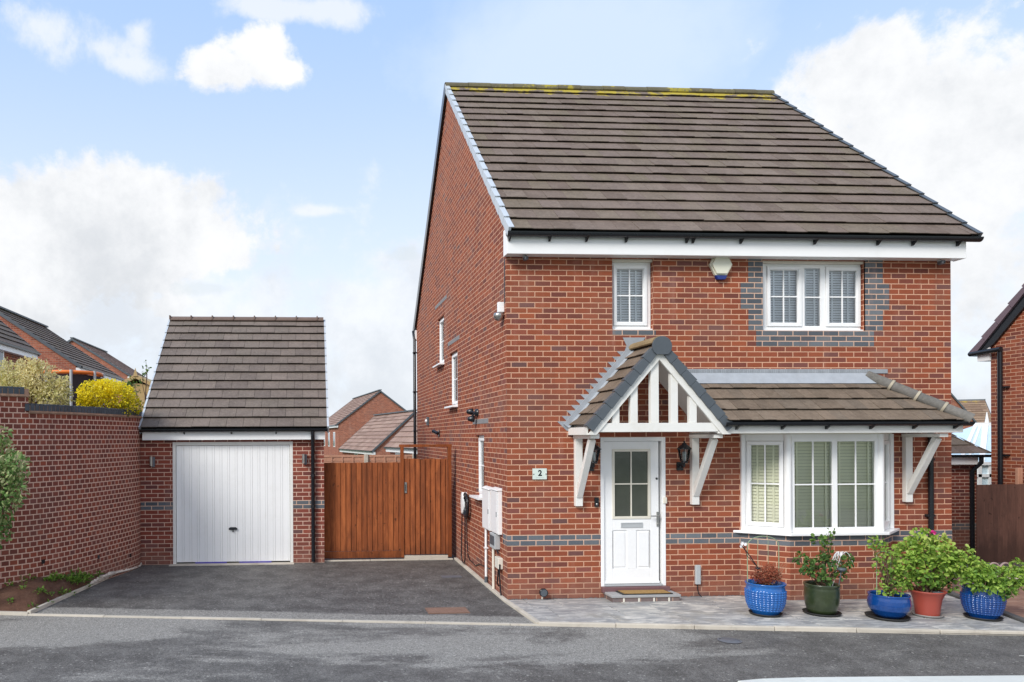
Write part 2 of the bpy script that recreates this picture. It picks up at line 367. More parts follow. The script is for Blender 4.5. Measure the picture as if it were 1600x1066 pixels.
def leafmat(name,cols,tl=.35,rough=.5):
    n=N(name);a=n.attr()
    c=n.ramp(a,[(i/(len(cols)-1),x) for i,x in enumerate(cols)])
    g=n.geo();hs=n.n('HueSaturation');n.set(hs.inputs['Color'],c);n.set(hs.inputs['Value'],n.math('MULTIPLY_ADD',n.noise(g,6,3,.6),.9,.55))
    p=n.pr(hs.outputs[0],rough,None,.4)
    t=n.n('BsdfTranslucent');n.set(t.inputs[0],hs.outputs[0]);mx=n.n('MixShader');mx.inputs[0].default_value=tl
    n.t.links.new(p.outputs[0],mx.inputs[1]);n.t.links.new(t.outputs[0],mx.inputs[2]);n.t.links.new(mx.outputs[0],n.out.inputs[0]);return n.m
LG=leafmat('leaf_rose_green',[(.035,.09,.02),(.06,.14,.03),(.10,.19,.045),(.15,.26,.05),(.22,.32,.07)])
LGl=leafmat('leaf_light_green',[(.06,.14,.02),(.14,.27,.04),(.25,.40,.06),(.38,.54,.09),(.50,.56,.15)])
LY=leafmat('leaf_golden',[(.10,.17,.015),(.52,.46,.015),(.86,.70,.01),(.93,.78,.02),(.94,.86,.07)])
LV=leafmat('leaf_variegated',[(.34,.36,.09),(.58,.54,.20),(.75,.68,.34),(.85,.78,.48),(.60,.44,.14)],.45)
LP=leafmat('leaf_green_cream_tips',[(.05,.12,.03),(.10,.21,.05),(.18,.30,.09),(.44,.48,.22),(.68,.66,.42)])
LR=leafmat('leaf_dead_red',[(.15,.03,.015),(.26,.055,.03),(.34,.10,.05),(.42,.2,.12)],.15,.8)
LW=leafmat('leaf_weed',[(.06,.14,.02),(.12,.24,.03),(.20,.36,.05),(.28,.42,.08)])
mStem=simple('stem_green',(.12,.14,.05),.6,.3,20)
mStemB=simple('stem_brown',(.12,.07,.045),.7,.3,20)
mWireG=simple('green_wire',(.28,.36,.22),.5,.1)
mPink=simple('pink_petal',(.75,.05,.32),.6,.15,20)
mWhiteF=simple('white_petal',(.85,.85,.86),.5,.05,20)
mOrange=simple('orange_pvc',(.75,.18,.02),.5,.1)
mNet=simple('dark_net',(.035,.022,.025),.7,.2)
mBlueL=simple('blue_plastic',(.01,.03,.20),.3)
mPurple=simple('blue_purple_strip',(.10,.08,.40),.5)
mGlassP=simple('plaque_glass',(.68,.76,.70),.15)
mRust=brickmat('rusty_cover',[(0,(.26,.16,.11)),(1,(.33,.21,.15))],(.17,.10,.07),L=.06,H=.04,mw=.007)
mIron=simple('grey_iron',(.13,.14,.16),.5,.2,30,.4)
mPaint=simple('pale_kerb_stone',(.66,.68,.64),.7,.08,9,.2)
mConserv=glass('conservatory_glass',(.75,.9,.95),1.2,.15)
mHoop=simple('faded_hoop',(.45,.33,.30),.6,.2)
# ------------------------------------------------------------------ generic builders
def tileroof(mb,P0,u,s,rows,tw,lfn,rfn,th=.03,gap=.004,jit=.004,stag=True):
    """P0 eave origin, u unit along eave, s unit up the slope; rows list of t values; lfn/rfn limits along u at t."""
    u=Vector(u).normalized();s=Vector(s).normalized();nrm=u.cross(s).normalized()
    if nrm.z<0:nrm=-nrm
    P0=Vector(P0)
    def P(a,t,h): return P0+u*a+s*t+nrm*h
    for i in range(len(rows)-1):
        t0,t1=rows[i],rows[i+1]
        l0,l1,r0,r1=lfn(t0),lfn(t1),rfn(t0),rfn(t1)
        x=math.floor(min(l0,l1)/tw)*tw-(tw/2 if (i%2 and stag) else 0)
        while x<max(r0,r1):
            a0,a1=max(x,l0),min(x+tw-gap,r0);b0,b1=max(x,l1),min(x+tw-gap,r1)
            x+=tw
            if a1-a0<.01 and b1-b0<.01: continue
            if a1<a0:a0=a1=(a0+a1)/2 if a0<b0 else min(max(b0,l0),r0)
            if b1<b0:b0=b1=(b0+b1)/2
            j=R.uniform(-jit,jit);q=R.uniform(-jit,jit)*.6;ts=t0+q
            v=[P(a0,ts,th+j),P(a1,ts,th+j),P(b1,t1+.02,.008),P(b0,t1+.02,.008),P(a0,ts+.002,th-.012+j),P(a1,ts+.002,th-.012+j),P(a0,ts+.08,.008),P(a1,ts+.08,.008)]
            mb.add(v,[(0,1,2,3),(4,5,1,0),(6,7,5,4),(0,3,6,4),(1,5,7,2)],r=R.random())
    return mb
def rect_holes(mb,x0,x1,z0,z1,holes,fn,mi=0):
    xs=sorted({x0,x1,*[h[0] for h in holes],*[h[1] for h in holes]});zs=sorted({z0,z1,*[h[2] for h in holes],*[h[3] for h in holes]})
    xs=[x for x in xs if x0<=x<=x1];zs=[z for z in zs if z0<=z<=z1]
    for i in range(len(xs)-1):
        for k in range(len(zs)-1):
            mx,mz=(xs[i]+xs[i+1])/2,(zs[k]+zs[k+1])/2
            if any(h[0]<mx<h[1] and h[2]<mz<h[3] for h in holes): continue
            mb.quad(fn(xs[i],0,zs[k]),fn(xs[i+1],0,zs[k]),fn(xs[i+1],0,zs[k+1]),fn(xs[i],0,zs[k+1]),mi=mi)
    for h in holes:
        dpt=h[4] if len(h)>4 else .1
        a,b,c,d=h[:4]
        mb.quad(fn(a,0,c),fn(a,0,d),fn(a,dpt,d),fn(a,dpt,c),mi=mi);mb.quad(fn(b,0,c),fn(b,dpt,c),fn(b,dpt,d),fn(b,0,d),mi=mi)
        mb.quad(fn(a,0,d),fn(b,0,d),fn(b,dpt,d),fn(a,dpt,d),mi=mi);mb.quad(fn(a,0,c),fn(a,dpt,c),fn(b,dpt,c),fn(b,0,c),mi=mi)
def gutter(path_a,path_b,rad=.055,out=(0,-1,0),seg=5):
    """half round gutter solid trough between a and b"""
    mb=MB();a=Vector(path_a);b=Vector(path_b);o=Vector(out);z=Vector((0,0,1));pr=[]
    for k in range(seg*2+1):
        t=PI*k/(seg*2);pr.append(o*(-math.cos(t)*rad)+z*(-math.sin(t)*rad))
    inn=[p*.86 for p in reversed(pr)]
    pts=pr+inn
    n=len(pts);v=[a+p for p in pts]+[b+p for p in pts]
    fs=[(i,(i+1)%n,n+(i+1)%n,n+i) for i in range(n)]
    for i in range(seg*2):
        fs.append((i,i+1,n-2-i,n-1-i));fs.append((n+i,n+n-1-i,n+n-2-i,n+i+1))
    mb.add(v,fs)
    # bead along the outer lip, union joints
    return mb
def frame_rect(mb,x0,x1,z0,z1,w,y0,y1):
    mb.box(x0,x1,y0,y1,z0,z0+w,r=.5);mb.box(x0,x1,y0,y1,z1-w,z1,r=.5)
    mb.box(x0,x0+w,y0,y1,z0+w,z1-w,r=.5);mb.box(x1-w,x1,y0,y1,z0+w,z1-w,r=.5)
def window(parent,T,x0,x1,z0,z1,lights,blind=None,bm=None,sill=True,sill_over=(.01,.05),label=None,slat=.036,fr=.045,sillp=.05,sillh=.035,straps=(.22,.78)):
    """T local->world matrix; local x right, y inwards (0 = frame face), z up.
    lights: (a,b,c,d,casement(bool),nbars_v,nbars_h) glass rectangles"""
    f=MB(T)
    # outer frame and mullions fill everything that is not a light's outer rect
    cas=.05
    outer=[]
    for (a,b,c,d,k,nv,nh) in lights:
        e=cas if k else .0
        outer.append((a-e,b+e,c-e,d+e))
    xs=sorted({x0,x1,*[o[0] for o in outer],*[o[1] for o in outer]})
    def fill(depth0,depth1,holes):
        zs=sorted({z0,z1,*[o[2] for o in holes],*[o[3] for o in holes]});xs=sorted({x0,x1,*[o[0] for o in holes],*[o[1] for o in holes]})
        for i in range(len(xs)-1):
            run=None
            for k in range(len(zs)-1):
                mx,mz=(xs[i]+xs[i+1])/2,(zs[k]+zs[k+1])/2
                solid=not any(o[0]<mx<o[1] and o[2]<mz<o[3] for o in holes)
                if solid:
                    run=(run[0],zs[k+1]) if run else (zs[k],zs[k+1])
                if (not solid or k==len(zs)-2) and run:
                    f.box(xs[i],xs[i+1],depth0,depth1,run[0],run[1],r=.5);run=None
    fill(0,.06,outer)
    w=f.build('window',mWhite,parent)
    if label:w['label']=label
    cb=MB(T);gb=MB(T);pn=MB(T);hasc=False
    for (a,b,c,d,k,nv,nh) in lights:
        if k:
            hasc=True
            frame_rect(cb,a-cas+.004,b+cas-.004,c-cas+.004,d+cas-.004,cas-.006,-.018,.045)
            frame_rect(cb,a-.002,b+.002,c-.002,d+.002,.010,-.006,.04)
        for i in range(nv):
            x=a+(b-a)*(i+1)/(nv+1) if isinstance(nv,int) else 0
            gb.box(x-.009,x+.009,.008,.017,c,d,r=.5)
        for i in range(nh):
            z=c+(d-c)*(i+1)/(nh+1);gb.box(a,b,.0082,.0172,z-.009,z+.009,r=.5)
        pn.quad((a-.005,.0185,c-.005),(b+.005,.0185,c-.005),(b+.005,.0185,d+.005),(a-.005,.0185,d+.005))
    if hasc: cb.build('casement',mWhite,w,bevel=.003)
    gb.build('glazing_bar',mWhite,w);pn.build('pane',mGlass,w)
    if blind:
        bl=MB(T)
        for (a,b,c,d,k,nv,nh) in lights:
            z=c-.02
            while z<d+.02:
                dy=.020
                bl.add([(a-.03,.062,z),(b+.03,.062,z),(b+.03,.062+dy,z+slat*.93),(a-.03,.062+dy,z+slat*.93)],[(0,1,2,3)],r=R.random())
                z+=slat
            for q in straps:
                x=a+(b-a)*q;bl.box(x-.012,x+.012,.056,.059,c-.02,d+.02,r=.9)
        bl.build('blind',blind,w)
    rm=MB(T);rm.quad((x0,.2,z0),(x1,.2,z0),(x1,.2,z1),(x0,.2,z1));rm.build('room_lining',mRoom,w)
    if sill:
        s=MB(T);s.box(x0-sill_over[0],x1+sill_over[1],-sillp,.03,z0-sillh,z0-.001,r=.5);s.build('window_sill',mWhite,w,bevel=.004)
    return w
Ident=Matrix.Identity(4)
def leafshape(mb,p,d,n,L,W,r,fold=.25):
    """pointed oval leaf from p along d, normal n"""
    sd=d.cross(n).normalized()
    a=p;tip=p+d*L-n*L*.12
    m1=p+d*L*.35;m2=p+d*L*.72
    v=[a,m1+sd*W*.5+n*W*fold,m2+sd*W*.38+n*W*fold*.7,tip,m2-sd*W*.38+n*W*fold*.7,m1-sd*W*.5+n*W*fold,p+d*L*.5]
    mb.add(v,[(0,6,1),(1,6,2),(2,6,3),(3,6,4),(4,6,5),(5,6,0)],r=r)
def rv(): 
    while True:
        v=Vector((R.uniform(-1,1),R.uniform(-1,1),R.uniform(-1,1)))
        if .05<v.length<1: return v.normalized()
def foliage(clumps,n,L,W,light_top=.5,up=.5,fold=.25,shell=.55):
    """clumps: (center,(rx,ry,rz)); leaves spread near surface of the clumps, tone attribute varies by clump + random"""
    mb=MB();tot=sum(c[1][0]*c[1][2]+c[1][1]*c[1][2] for c in clumps)
    zmin=min(c[0][2]-c[1][2] for c in clumps);zmax=max(c[0][2]+c[1][2] for c in clumps)
    for c,rad in clumps:
        k=int(n*(rad[0]*rad[2]+rad[1]*rad[2])/tot)+1;tone=R.uniform(-.15,.15);c=Vector(c)
        for _ in range(k):
            q=rv();rr=shell+(1-shell)*R.random()**.6;rr*=R.uniform(.85,1.12)
            p=c+Vector((q.x*rad[0],q.y*rad[1],q.z*rad[2]))*rr
            d=(q*.8+rv()*.9+Vector((0,0,R.uniform(-.4,.3)))).normalized()
            nn=(Vector((0,0,up))+q*.6+rv()*.6).normalized()
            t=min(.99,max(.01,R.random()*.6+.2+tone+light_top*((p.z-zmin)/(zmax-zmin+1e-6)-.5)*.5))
            s=R.uniform(.65,1.2)
            leafshape(mb,p,d,nn,L*s,W*s,t,fold)
    return mb
def wander(a,b,k=5,amp=.03):
    a=Vector(a);b=Vector(b);pts=[a]
    for i in range(1,k):
        t=i/k;pts.append(a.lerp(b,t)+rv()*amp*math.sin(PI*t))
    pts.append(b);return pts
# =================================================================== HOUSE
YF=10.04;XL=2.70;XR=9.17;YB=18.70;YM=(YF+YB)/2
EZ=5.03           # tile plane height at eave line y=YF-.30
SL=math.atan2(9.17-EZ,YM-(YF-.30))
H=thing('detached_house','large red brick detached house with gabled tile roof, white front door and bay window','house',(XL,YF,0))
SOF=4.76
wl=MB()
# front wall openings
w1=(PY(955.6,402,YF).x,PY(1021,402,YF).x,3.75,4.745,.09)
w2=(PY(1191.5,402,YF).x,PY(1346,402,YF).x,3.75,4.745,.09)
w1=(4.20,4.79,3.75,4.745,.09)
w2=(6.375,7.885,3.75,4.745,.09)
dr=(4.02,4.95,.17,2.25,.05)
BX0,BX1=PY(1156.6,700,YF).x,PY(1394,700,YF).x     # bay on the wall plane
bay=(BX0+.02,BX1-.02,.90,2.27,.3)
ff=lambda x,d,z:(x,YF+d,z)
rect_holes(wl,XL,XR,-.3,SOF,[w1,w2,dr,bay],ff)
# side wall (x=XL): local u along y
fs_=lambda y,d,z:(XL+d,y,z)
s1=PX(684,497,XL);s1b=PX(694,572,XL)
sw=[(11.39,11.96,1.28,2.29,.11),(13.47,14.22,2.82,3.88,.11),(14.83,15.58,3.74,4.76,.11)]
mbs=[]
rect_holes(wl,YF,YB,-.3,SOF,sw,fs_)
def roofz(y): return EZ-.04+(min(y-(YF-.30),(YB+.30)-y))*math.tan(SL)
wl.quad((XL,YF,SOF),(XL,YB,SOF),(XL,YB,roofz(YB)),(XL,YM,roofz(YM)),(XL,YF,roofz(YF)))
wl.quad((XR,YF,-.5),(XR,YB,-.5),(XR,YB,roofz(YB)),(XR,YM,roofz(YM)),(XR,YF,roofz(YF)))
wl.quad((XL,YB,-.5),(XR,YB,-.5),(XR,YB,SOF),(XL,YB,SOF))
wl.build('wall',mBrick,H)
# blue brick courses: two rows at .75-.90, proud 3 mm
bb=MB();pd=.003
def blue(x0,x1,z0,z1): bb.box(x0,x1,YF-pd,YF+.02,z0,z1,r=.5)
blue(XL-pd,dr[0]-.0,.75,.90);blue(dr[1],BX0+.03,.75,.90);blue(BX1-.03,XR+pd,.75,.90)
bb.box(XL-pd,XL+.02,YF+.021,YF+.225,.75,.90,r=.5)
# quoins round the big window
def qx(px): return PY(px,430,YF).x
for (a,b,z0,z1) in [(qx(1169),w2[0],4.425,SOF),(qx(1157),w2[0],4.05,4.425),(qx(1169),w2[0],3.75,4.05),(w2[1],qx(1379),4.425,SOF),(w2[1],qx(1389),4.05,4.425),(w2[1],qx(1379),3.75,4.05),(qx(1181),qx(1365),3.525,3.75)]: blue(a,b,z0,z1)
blue(w1[0],w1[1]+.03,3.675,3.75)
bb.build_each('blue_brick_course',mBlue,H)
vb=MB()
for (pa,pb,z) in [((680,484),(698,460),None),((700,536),(718,522),None),((739,655),(763,652),None)]:
    a=PX(*pa,XL);b=PX(*pb,XL);zz=round((a.z+b.z)/2/.075)*.075
    vb.box(XL-.004,XL+.01,min(a.y,b.y),max(a.y,b.y),zz-.075,zz,r=.6)
vb.build_each('cavity_vent_brick',simple('vent_brick',(.24,.235,.235),.8,.15,12),H)
# ---- main roof
rf=MB();sv=Vector((0,math.cos(SL),math.sin(SL)))
slen=(YM-(YF-.30))/math.cos(SL)
nr=19;rows=[slen*i/nr for i in range(nr+1)]
x0r,x1r=XL-.02,XR+.13
tileroof(rf,(x0r,YF-.30,EZ),(1,0,0),sv,rows,.295,lambda t:0,lambda t:x1r-x0r,th=.043,gap=.004,jit=.005)
sv2=Vector((0,-math.cos(SL),math.sin(SL)))
tileroof(rf,(x0r,YB+.30,EZ),(1,0,0),sv2,[slen*i/nr for i in range(nr+1)],1.2,lambda t:0,lambda t:x1r-x0r,th=.034)
roof=rf.build('roof',mTile,H)
ud=MB() # underlay planes
for y0,sg in ((YF-.28,1),(YB+.28,-1)):
    ud.quad((x0r+.01,y0,EZ-.02),(x1r-.01,y0,EZ-.02),(x1r-.01,YM,EZ-.02+(YM-YF+.28)*math.tan(SL)),(x0r+.01,YM,EZ-.02+(YM-YF+.28)*math.tan(SL)))
ud.build('roof_underlay',mRubber,roof)
rdz=EZ+slen*math.sin(SL)
rg=MB();x=x0r-.03;i=0
while x<x1r+.0:
    L_=min(.45,x1r+.02-x);prof=[]
    pts=[]
    for k in range(9):
        t=PI*(-.04+1.08*k/8);pts.append((x,YM-math.cos(t)*.125,rdz-.03+math.sin(t)*.10+(.006 if i%2 else 0)))
    pts2=[(p[0],YM+(p[1]-YM)*.85,p[2]-.018) for p in reversed(pts)]
    rg.prism(pts+pts2,(L_-.006,0,0));x+=.45;i+=1
rg.build('ridge',mRidge,roof)
# left dry verge clips, one per course, both slopes; right ones too
for xs_,sgn,mm,nm in ((x0r,-1,mGreyL,'verge'),(x1r,1,mGrey,'verge')):
    vg=MB()
    for i in range(nr):
        t0,t1=rows[i]-.01,rows[i+1]-.004
        P=Vector((xs_,YF-.30,EZ))
        a=P+sv*t0;b=P+sv*t1;n_=Vector((0,-math.sin(SL),math.cos(SL)))
        hh=.062;lo=-.055
        pts=[a+n_*hh,b+n_*(hh-.022),b+n_*(lo-.0),a+n_*(lo-.02)]
        pts=[p+Vector((sgn*.0,0,0)) for p in pts]
        vg.prism(pts,(sgn*.035,0,0),r=.2+.6*R.random())
        vg.prism([a+n_*(hh+.002),b+n_*(hh-.020),b+n_*(hh-.032),a+n_*(hh-.010)],(-sgn*.04,0,0),r=.5)
    vg.build(nm,mm,roof)
    vg=MB();P=Vector((xs_,YB+.30,EZ));n_=Vector((0,math.sin(SL),math.cos(SL)))
    a=P-sv2*.02;b=P+sv2*slen
    vg.prism([a+n_*.05,b+n_*.03,b-n_*.17,a-n_*.17],(sgn*.04,0,0));vg.build(nm,mBlack,roof)
# barge soffit under left verge (dark shadow gap board)
# fascia, soffit, gutter
fa=MB();FX0,FX1=XL-.04,XR+.05
fa.box(FX0,FX1,YF-.20,YF-.18,SOF-.01,EZ-.035,r=.5)
fa.box(FX0,FX0+.018,YF-.18,YF+.0,SOF-.01,EZ+.08,r=.5)
fa.box(FX1-.018,FX1,YF-.18,YF+.0,SOF-.01,EZ+.08,r=.5)
fa.box(FX0+.018,FX1-.018,YF-.18,YF+.0,SOF-.004,SOF+.006,r=.5)
fa.build('fascia',mWhite,H,bevel=.003)
fb=MB();fb.box(FX0,FX1,YB,YB+.2,SOF-.01,EZ-.035,r=.5);fb.build('fascia',mWhite,H)
gx0,gx1=XL-.06,XR+.20
g=gutter((gx0,YF-.262,EZ-.005),(gx1,YF-.262,EZ-.005),.06);g.build('gutter',mBlack,H)
gb_=MB();xx=XL+.13
for px in (797,860,918,980,1075,1085,1160,1276,1375,1430,1500):
    xx=PY(px,372,YF-.26).x;gb_.prism([(xx-.012,YF-.205,EZ-.03),(xx-.012,YF-.205,EZ-.115),(xx-.012,YF-.225,EZ-.115),(xx-.012,YF-.30,EZ-.05)],(.024,0,0))
gb_.build_each('gutter_bracket',mBlack,H)
g=gutter((gx0-.02,YB+.262,EZ-.02),(gx1,YB+.262,EZ-.02),.06,(0,1,0));g.build('gutter',mBlack,H)
dp=MB();dp.tube([(XL-.06,YB+.2,EZ-.04),(XL-.06,YB+.0,EZ-.28),(XL-.06,YB-.03,-.1)],.038,10)
for z in (4.4,3.4,2.4,1.6): dp.box(XL-.11,XL,YB-.08,YB+.02,z,z+.03)
dp.build('downpipe',mBlack,H)
# ---- windows upstairs
T=Matrix.Translation((0,YF+.085,0))
def gz(py,px=1000): return PY(px,py,YF+.09).z
def gx(px,py=450): return PY(px,py,YF+.09).x
hd=MB();hd.box(w1[0],w1[1],YF+.03,YF+.14,4.71,4.745,r=.5);hd.box(w2[0],w2[1],YF+.03,YF+.14,4.712,4.745,r=.5);hd.build_each('window_head',mCream,H)
window(H,T,w1[0]+.005,w1[1]-.005,3.775,4.71,[(w1[0]+.092,w1[1]-.105,3.868,4.625,True,1,1)],mBlindW,label='narrow upstairs window over the porch')
A=w2[0];B=w2[1];wx=lambda q:PY(q,460,YF+.1).x
window(H,T,A+.005,B-.005,3.775,4.71,[(wx(1202),wx(1245.9),3.868,4.63,True,1,1),(wx(1256),wx(1280.8),3.83,4.655,False,0,1),(wx(1293.5),wx(1337.5),3.868,4.63,True,1,1)],mBlindW,sill_over=(.01,.10),label='wide three light upstairs window with blue brick surround')
# side windows: local x -> world -y ; local y -> +x
for (a,b,c,d,_),bl in zip(sw,(1,1,1)):
    T=Matrix(((0,1,0,XL+.05),(-1,0,0,b),(0,0,1,0),(0,0,0,1)))
    window(H,T,.005,b-a-.005,c+.03,d-.005,[(.085,b-a-.085,c+.12,d-.09,True,0,1)],mBlindW,sill_over=(.03,.03),sillp=.16)
# ---- front door
D=MB();y0=YF+.05
D0,D1=dr[0],dr[1];dz0,dz1=dr[2],dr[3]
frm=MB();frm.box(D0,D0+.05,YF-.004,y0+.06,dz0,dz1,r=.5);frm.box(D1-.055,D1,YF-.004,y0+.06,dz0,dz1,r=.5);frm.box(D0+.05,D1-.055,YF-.004,y0+.06,dz1-.055,dz1,r=.5)
ddo=MB();L0,L1=D0+.053,D1-.088;lz0,lz1=dz0+.035,dz1-.058
yd=YF+.022
gx0_,gx1_,gz0_,gz1_=L0+.13,L1-.13,PY(985,810,YF).z,PY(985,703,YF).z
ddo.box(L0,gx0_,yd,yd+.045,lz0,lz1,r=.5);ddo.box(gx1_,L1,yd,yd+.045,lz0,lz1,r=.5)
ddo.box(gx0_,gx1_,yd,yd+.045,gz1_,lz1,r=.5)
# lower part with two recessed panels
pz0,pz1=PY(985,889,YF).z,PY(985,829,YF).z
pa=(PY(957.5,850,YF).x,PY(980.5,850,YF).x,PY(995.5,850,YF).x,PY(1017.5,850,YF).x)
ddo.box(gx0_,gx1_,yd,yd+.045,pz1,gz0_,r=.5);ddo.box(gx0_,gx1_,yd,yd+.045,lz0,pz0,r=.5)
ddo.box(gx0_,pa[0],yd,yd+.045,pz0,pz1,r=.5);ddo.box(pa[1],pa[2],yd,yd+.045,pz0,pz1,r=.5);ddo.box(pa[3],gx1_,yd,yd+.045,pz0,pz1,r=.5)
for a,b in ((pa[0],pa[1]),(pa[2],pa[3])):
    ddo.box(a,b,yd+.012,yd+.04,pz0,pz1,r=.5);ddo.box(a+.025,b-.025,yd+.003,yd+.03,pz0+.025,pz1-.025,r=.5)
door=ddo.build('front_door',mWhite,H,bevel=.004)
frm.build('door_frame',mWhite,door,bevel=.003)
bd=MB();frame_rect(bd,gx0_-.01,gx1_+.01,gz0_-.01,gz1_+.01,.035,yd-.012,yd+.02)
cxm=(gx0_+gx1_)/2;czm=(gz0_+gz1_)/2
bd.box(cxm-.009,cxm+.009,yd-.004,yd+.01,gz0_+.02,gz1_-.02,r=.5);bd.box(gx0_+.02,gx1_-.02,yd-.0035,yd+.0095,czm-.009,czm+.009,r=.5)
bd.build('glazing_bead',mCream,door,bevel=.003)
pn=MB();pn.box(gx0_,gx1_,yd+.012,yd+.02,gz0_,gz1_);pn.build('door_glass',mObsc,door)
lp=MB();a=PY(971,824.6,YF);b=PY(1004.7,816.7,YF);frame_rect(lp,a.x,b.x,a.z,b.z,.014,yd-.012,yd+.002);lp.box(a.x+.012,b.x-.012,yd-.007,yd+.002,a.z+.012,b.z-.012);lp.build('letter_plate',mGreyBox,door)
hn=MB();a=PY(1028.6,823,YF);b=PY(1028.6,800,YF);hn.box(a.x-.017,a.x+.017,yd-.012,yd+.002,a.z,b.z);c=PY(1028.6,806,YF)
hn.tube([(c.x,yd-.01,c.z),(c.x,yd-.055,c.z),(c.x-.02,yd-.06,c.z),(c.x-.12,yd-.058,c.z)],.0085,8);hn.lathe([(0,-.018),(.009,-.018),(.011,0)],(c.x,yd-.0,a.z+.04),12,axis='y')
hn.build('door_handle',mSteel,door)
sp_=MB();c=PY(1027,748,YF);sp_.lathe([(0,-.012),(.014,-.012),(.016,0)],(c.x,yd,c.z),14,axis='y');sp_.build('door_viewer',mBlack,door)
th=MB();th.box(D0+.053,D1-.058,YF-.02,YF+.06,dz0+.004,dz0+.03);th.build('threshold',mGreyBox,door)
wb=MB();wb.box(L0,L1,yd-.02,yd,lz0+.002,lz0+.03,r=.5);wb.build('weather_bar',mWhite,door)
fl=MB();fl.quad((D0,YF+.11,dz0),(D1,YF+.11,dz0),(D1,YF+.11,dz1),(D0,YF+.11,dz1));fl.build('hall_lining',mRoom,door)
ts=MB();ts.box(D0-.0,D1+.03,YF-.07,YF-.001,.095,.168);ts.build('door_sill',mPlum,H,bevel=.006)
# ---- bay window
# lower brick bay and window; plan points
BD=.37
bx=[BX0,PY(1208,800,YF).x,PY(1348,800,YF).x,BX1]
plan=[Vector((bx[0],YF,0)),Vector((bx[1],YF-BD,0)),Vector((bx[2],YF-BD,0)),Vector((bx[3],YF,0))]
bw=MB();bbw=MB()
uacc=bx[0]
inset=.05
for i in range(3):
    a,b=plan[i],plan[i+1];L_=(b-a).length
    def q(z0,z1,off=0,mb=bw):
        nn=(b-a).normalized().cross(Vector((0,0,1)))*off
        mb.add([a+nn+Vector((0,0,z0)),b+nn+Vector((0,0,z0)),b+nn+Vector((0,0,z1)),a+nn+Vector((0,0,z1))],[(0,1,2,3)],uv=[[(uacc,z0),(uacc+L_,z0),(uacc+L_,z1),(uacc,z1)]])
    q(-.3,.75);q(.75,.90,.0,bbw);uacc+=L_
bw.build('bay_wall',mBrick,H);bbw.build('blue_brick_course',mBlue,H)
# sill
sl=MB();so=.075
def offs(p,o):
    return p
cxb=(bx[0]+bx[3])/2
sp=[(bx[0]-.11,YF),(bx[1]-.035,YF-BD-so),(bx[2]+.035,YF-BD-so),(bx[3]+.11,YF)]
sl.prism([(x,y,.90) for x,y in sp],(0,0,.035));sl.build('window_sill',mWhite,H,bevel=.005)
zb0,zb1=.937,2.28
def bayT(a,b,sh=.03):
    d=(b-a).normalized();n_=Vector((-d.y,d.x,0)) # inward
    o=a+n_*sh
    return Matrix(((d.x,n_.x,0,o.x),(d.y,n_.y,0,o.y),(0,0,1,0),(0,0,0,1))),(b-a).length
bayw=None
for i in range(3):
    a,b=plan[i],plan[i+1];T,L_=bayT(a,b)
    if i==1:
        e=.02;m=L_/2
        w=window(H,T,e,L_-e,zb0,zb1,[(.085,m-.035,zb0+.065,zb1-.10,False,1,1),(m+.035,L_-.085,zb0+.065,zb1-.10,False,1,1)],mBlindC,sill=False,slat=.045,label='front light of the bay window',straps=(.13,.9))
    else:
        w=window(H,T,.025,L_-.025,zb0,zb1,[(.125,L_-.125,zb0+.115,zb1-.14,True,1 if i==0 else 0,1)],mBlindC,sill=False,slat=.045,label=['left angled light of the bay window','','right angled light of the bay window'][i])
for i in (0,1,2,3):
    cp=MB();p=plan[i]
    if i in (1,2): cp.tube([(p.x,p.y+.045,zb0),(p.x,p.y+.045,zb1)],.05,8)
    else:
        s_=1 if i==0 else -1;cp.box(p.x+s_*.0,p.x+s_*.05,YF-.03,YF+.08,zb0,zb1)
    cp.build('bay_corner_post',mWhite,H)
bh=MB();bh.prism([(x,y,zb1) for x,y in [(bx[0],YF),(bx[1],YF-BD+.01),(bx[2],YF-BD+.01),(bx[3],YF)]],(0,0,.03));bh.build('bay_head',mCream,H)
# ---- canopy over bay and porch
CD=.70;yc=YF-CD
CEZ=2.44       # eave tile plane z at yc-.05
CX0=PY(890,668,YF).x     # left end of canopy at wall
hipx_e=PY(1507,662,yc).x # eave right corner
can=MB()
topz=3.05;run=CD+.06
csl=math.atan2(topz-CEZ,run);cs=Vector((0,math.cos(csl),math.sin(csl)));clen=run/math.cos(csl)
px0=PY(1029.5,545,yc).x
_pe,_pap,_hw=2.395,3.475,.93
_pm=(_pap-_pe)/_hw
vl=lambda z:max(0,min(_hw,(_pap-z)/_pm+.02))
xr_top=hipx_e-run*1.0
tileroof(can,(px0+.05,yc-.06,CEZ),(1,0,0),cs,[clen*i/4 for i in range(5)],.165,lambda t:vl(CEZ+.02+t*math.sin(csl))-.05,lambda t:(hipx_e-px0-.05)-(hipx_e-xr_top)*t/clen,th=.042,jit=.006,gap=.004)
# hipped return
cs3=Vector((-math.cos(csl),0,math.sin(csl)))
tileroof(can,(hipx_e,yc-.06,CEZ),(0,1,0),cs3,[clen*i/4 for i in range(5)],.165,lambda t:run*t/clen,lambda t:run,th=.03)
can_o=can.build('canopy_roof',mTileP,H)
ud=MB();ud.quad((px0+vl(CEZ),yc-.05,CEZ-.01),(hipx_e-.02,yc-.05,CEZ-.01),(xr_top,YF,topz-.01),(px0+vl(topz),YF,topz-.01));ud.quad((hipx_e-.02,yc-.05,CEZ-.01),(hipx_e-.02,YF,CEZ-.01),(xr_top,YF,topz-.01));ud.build('roof_underlay',mRubber,can_o)
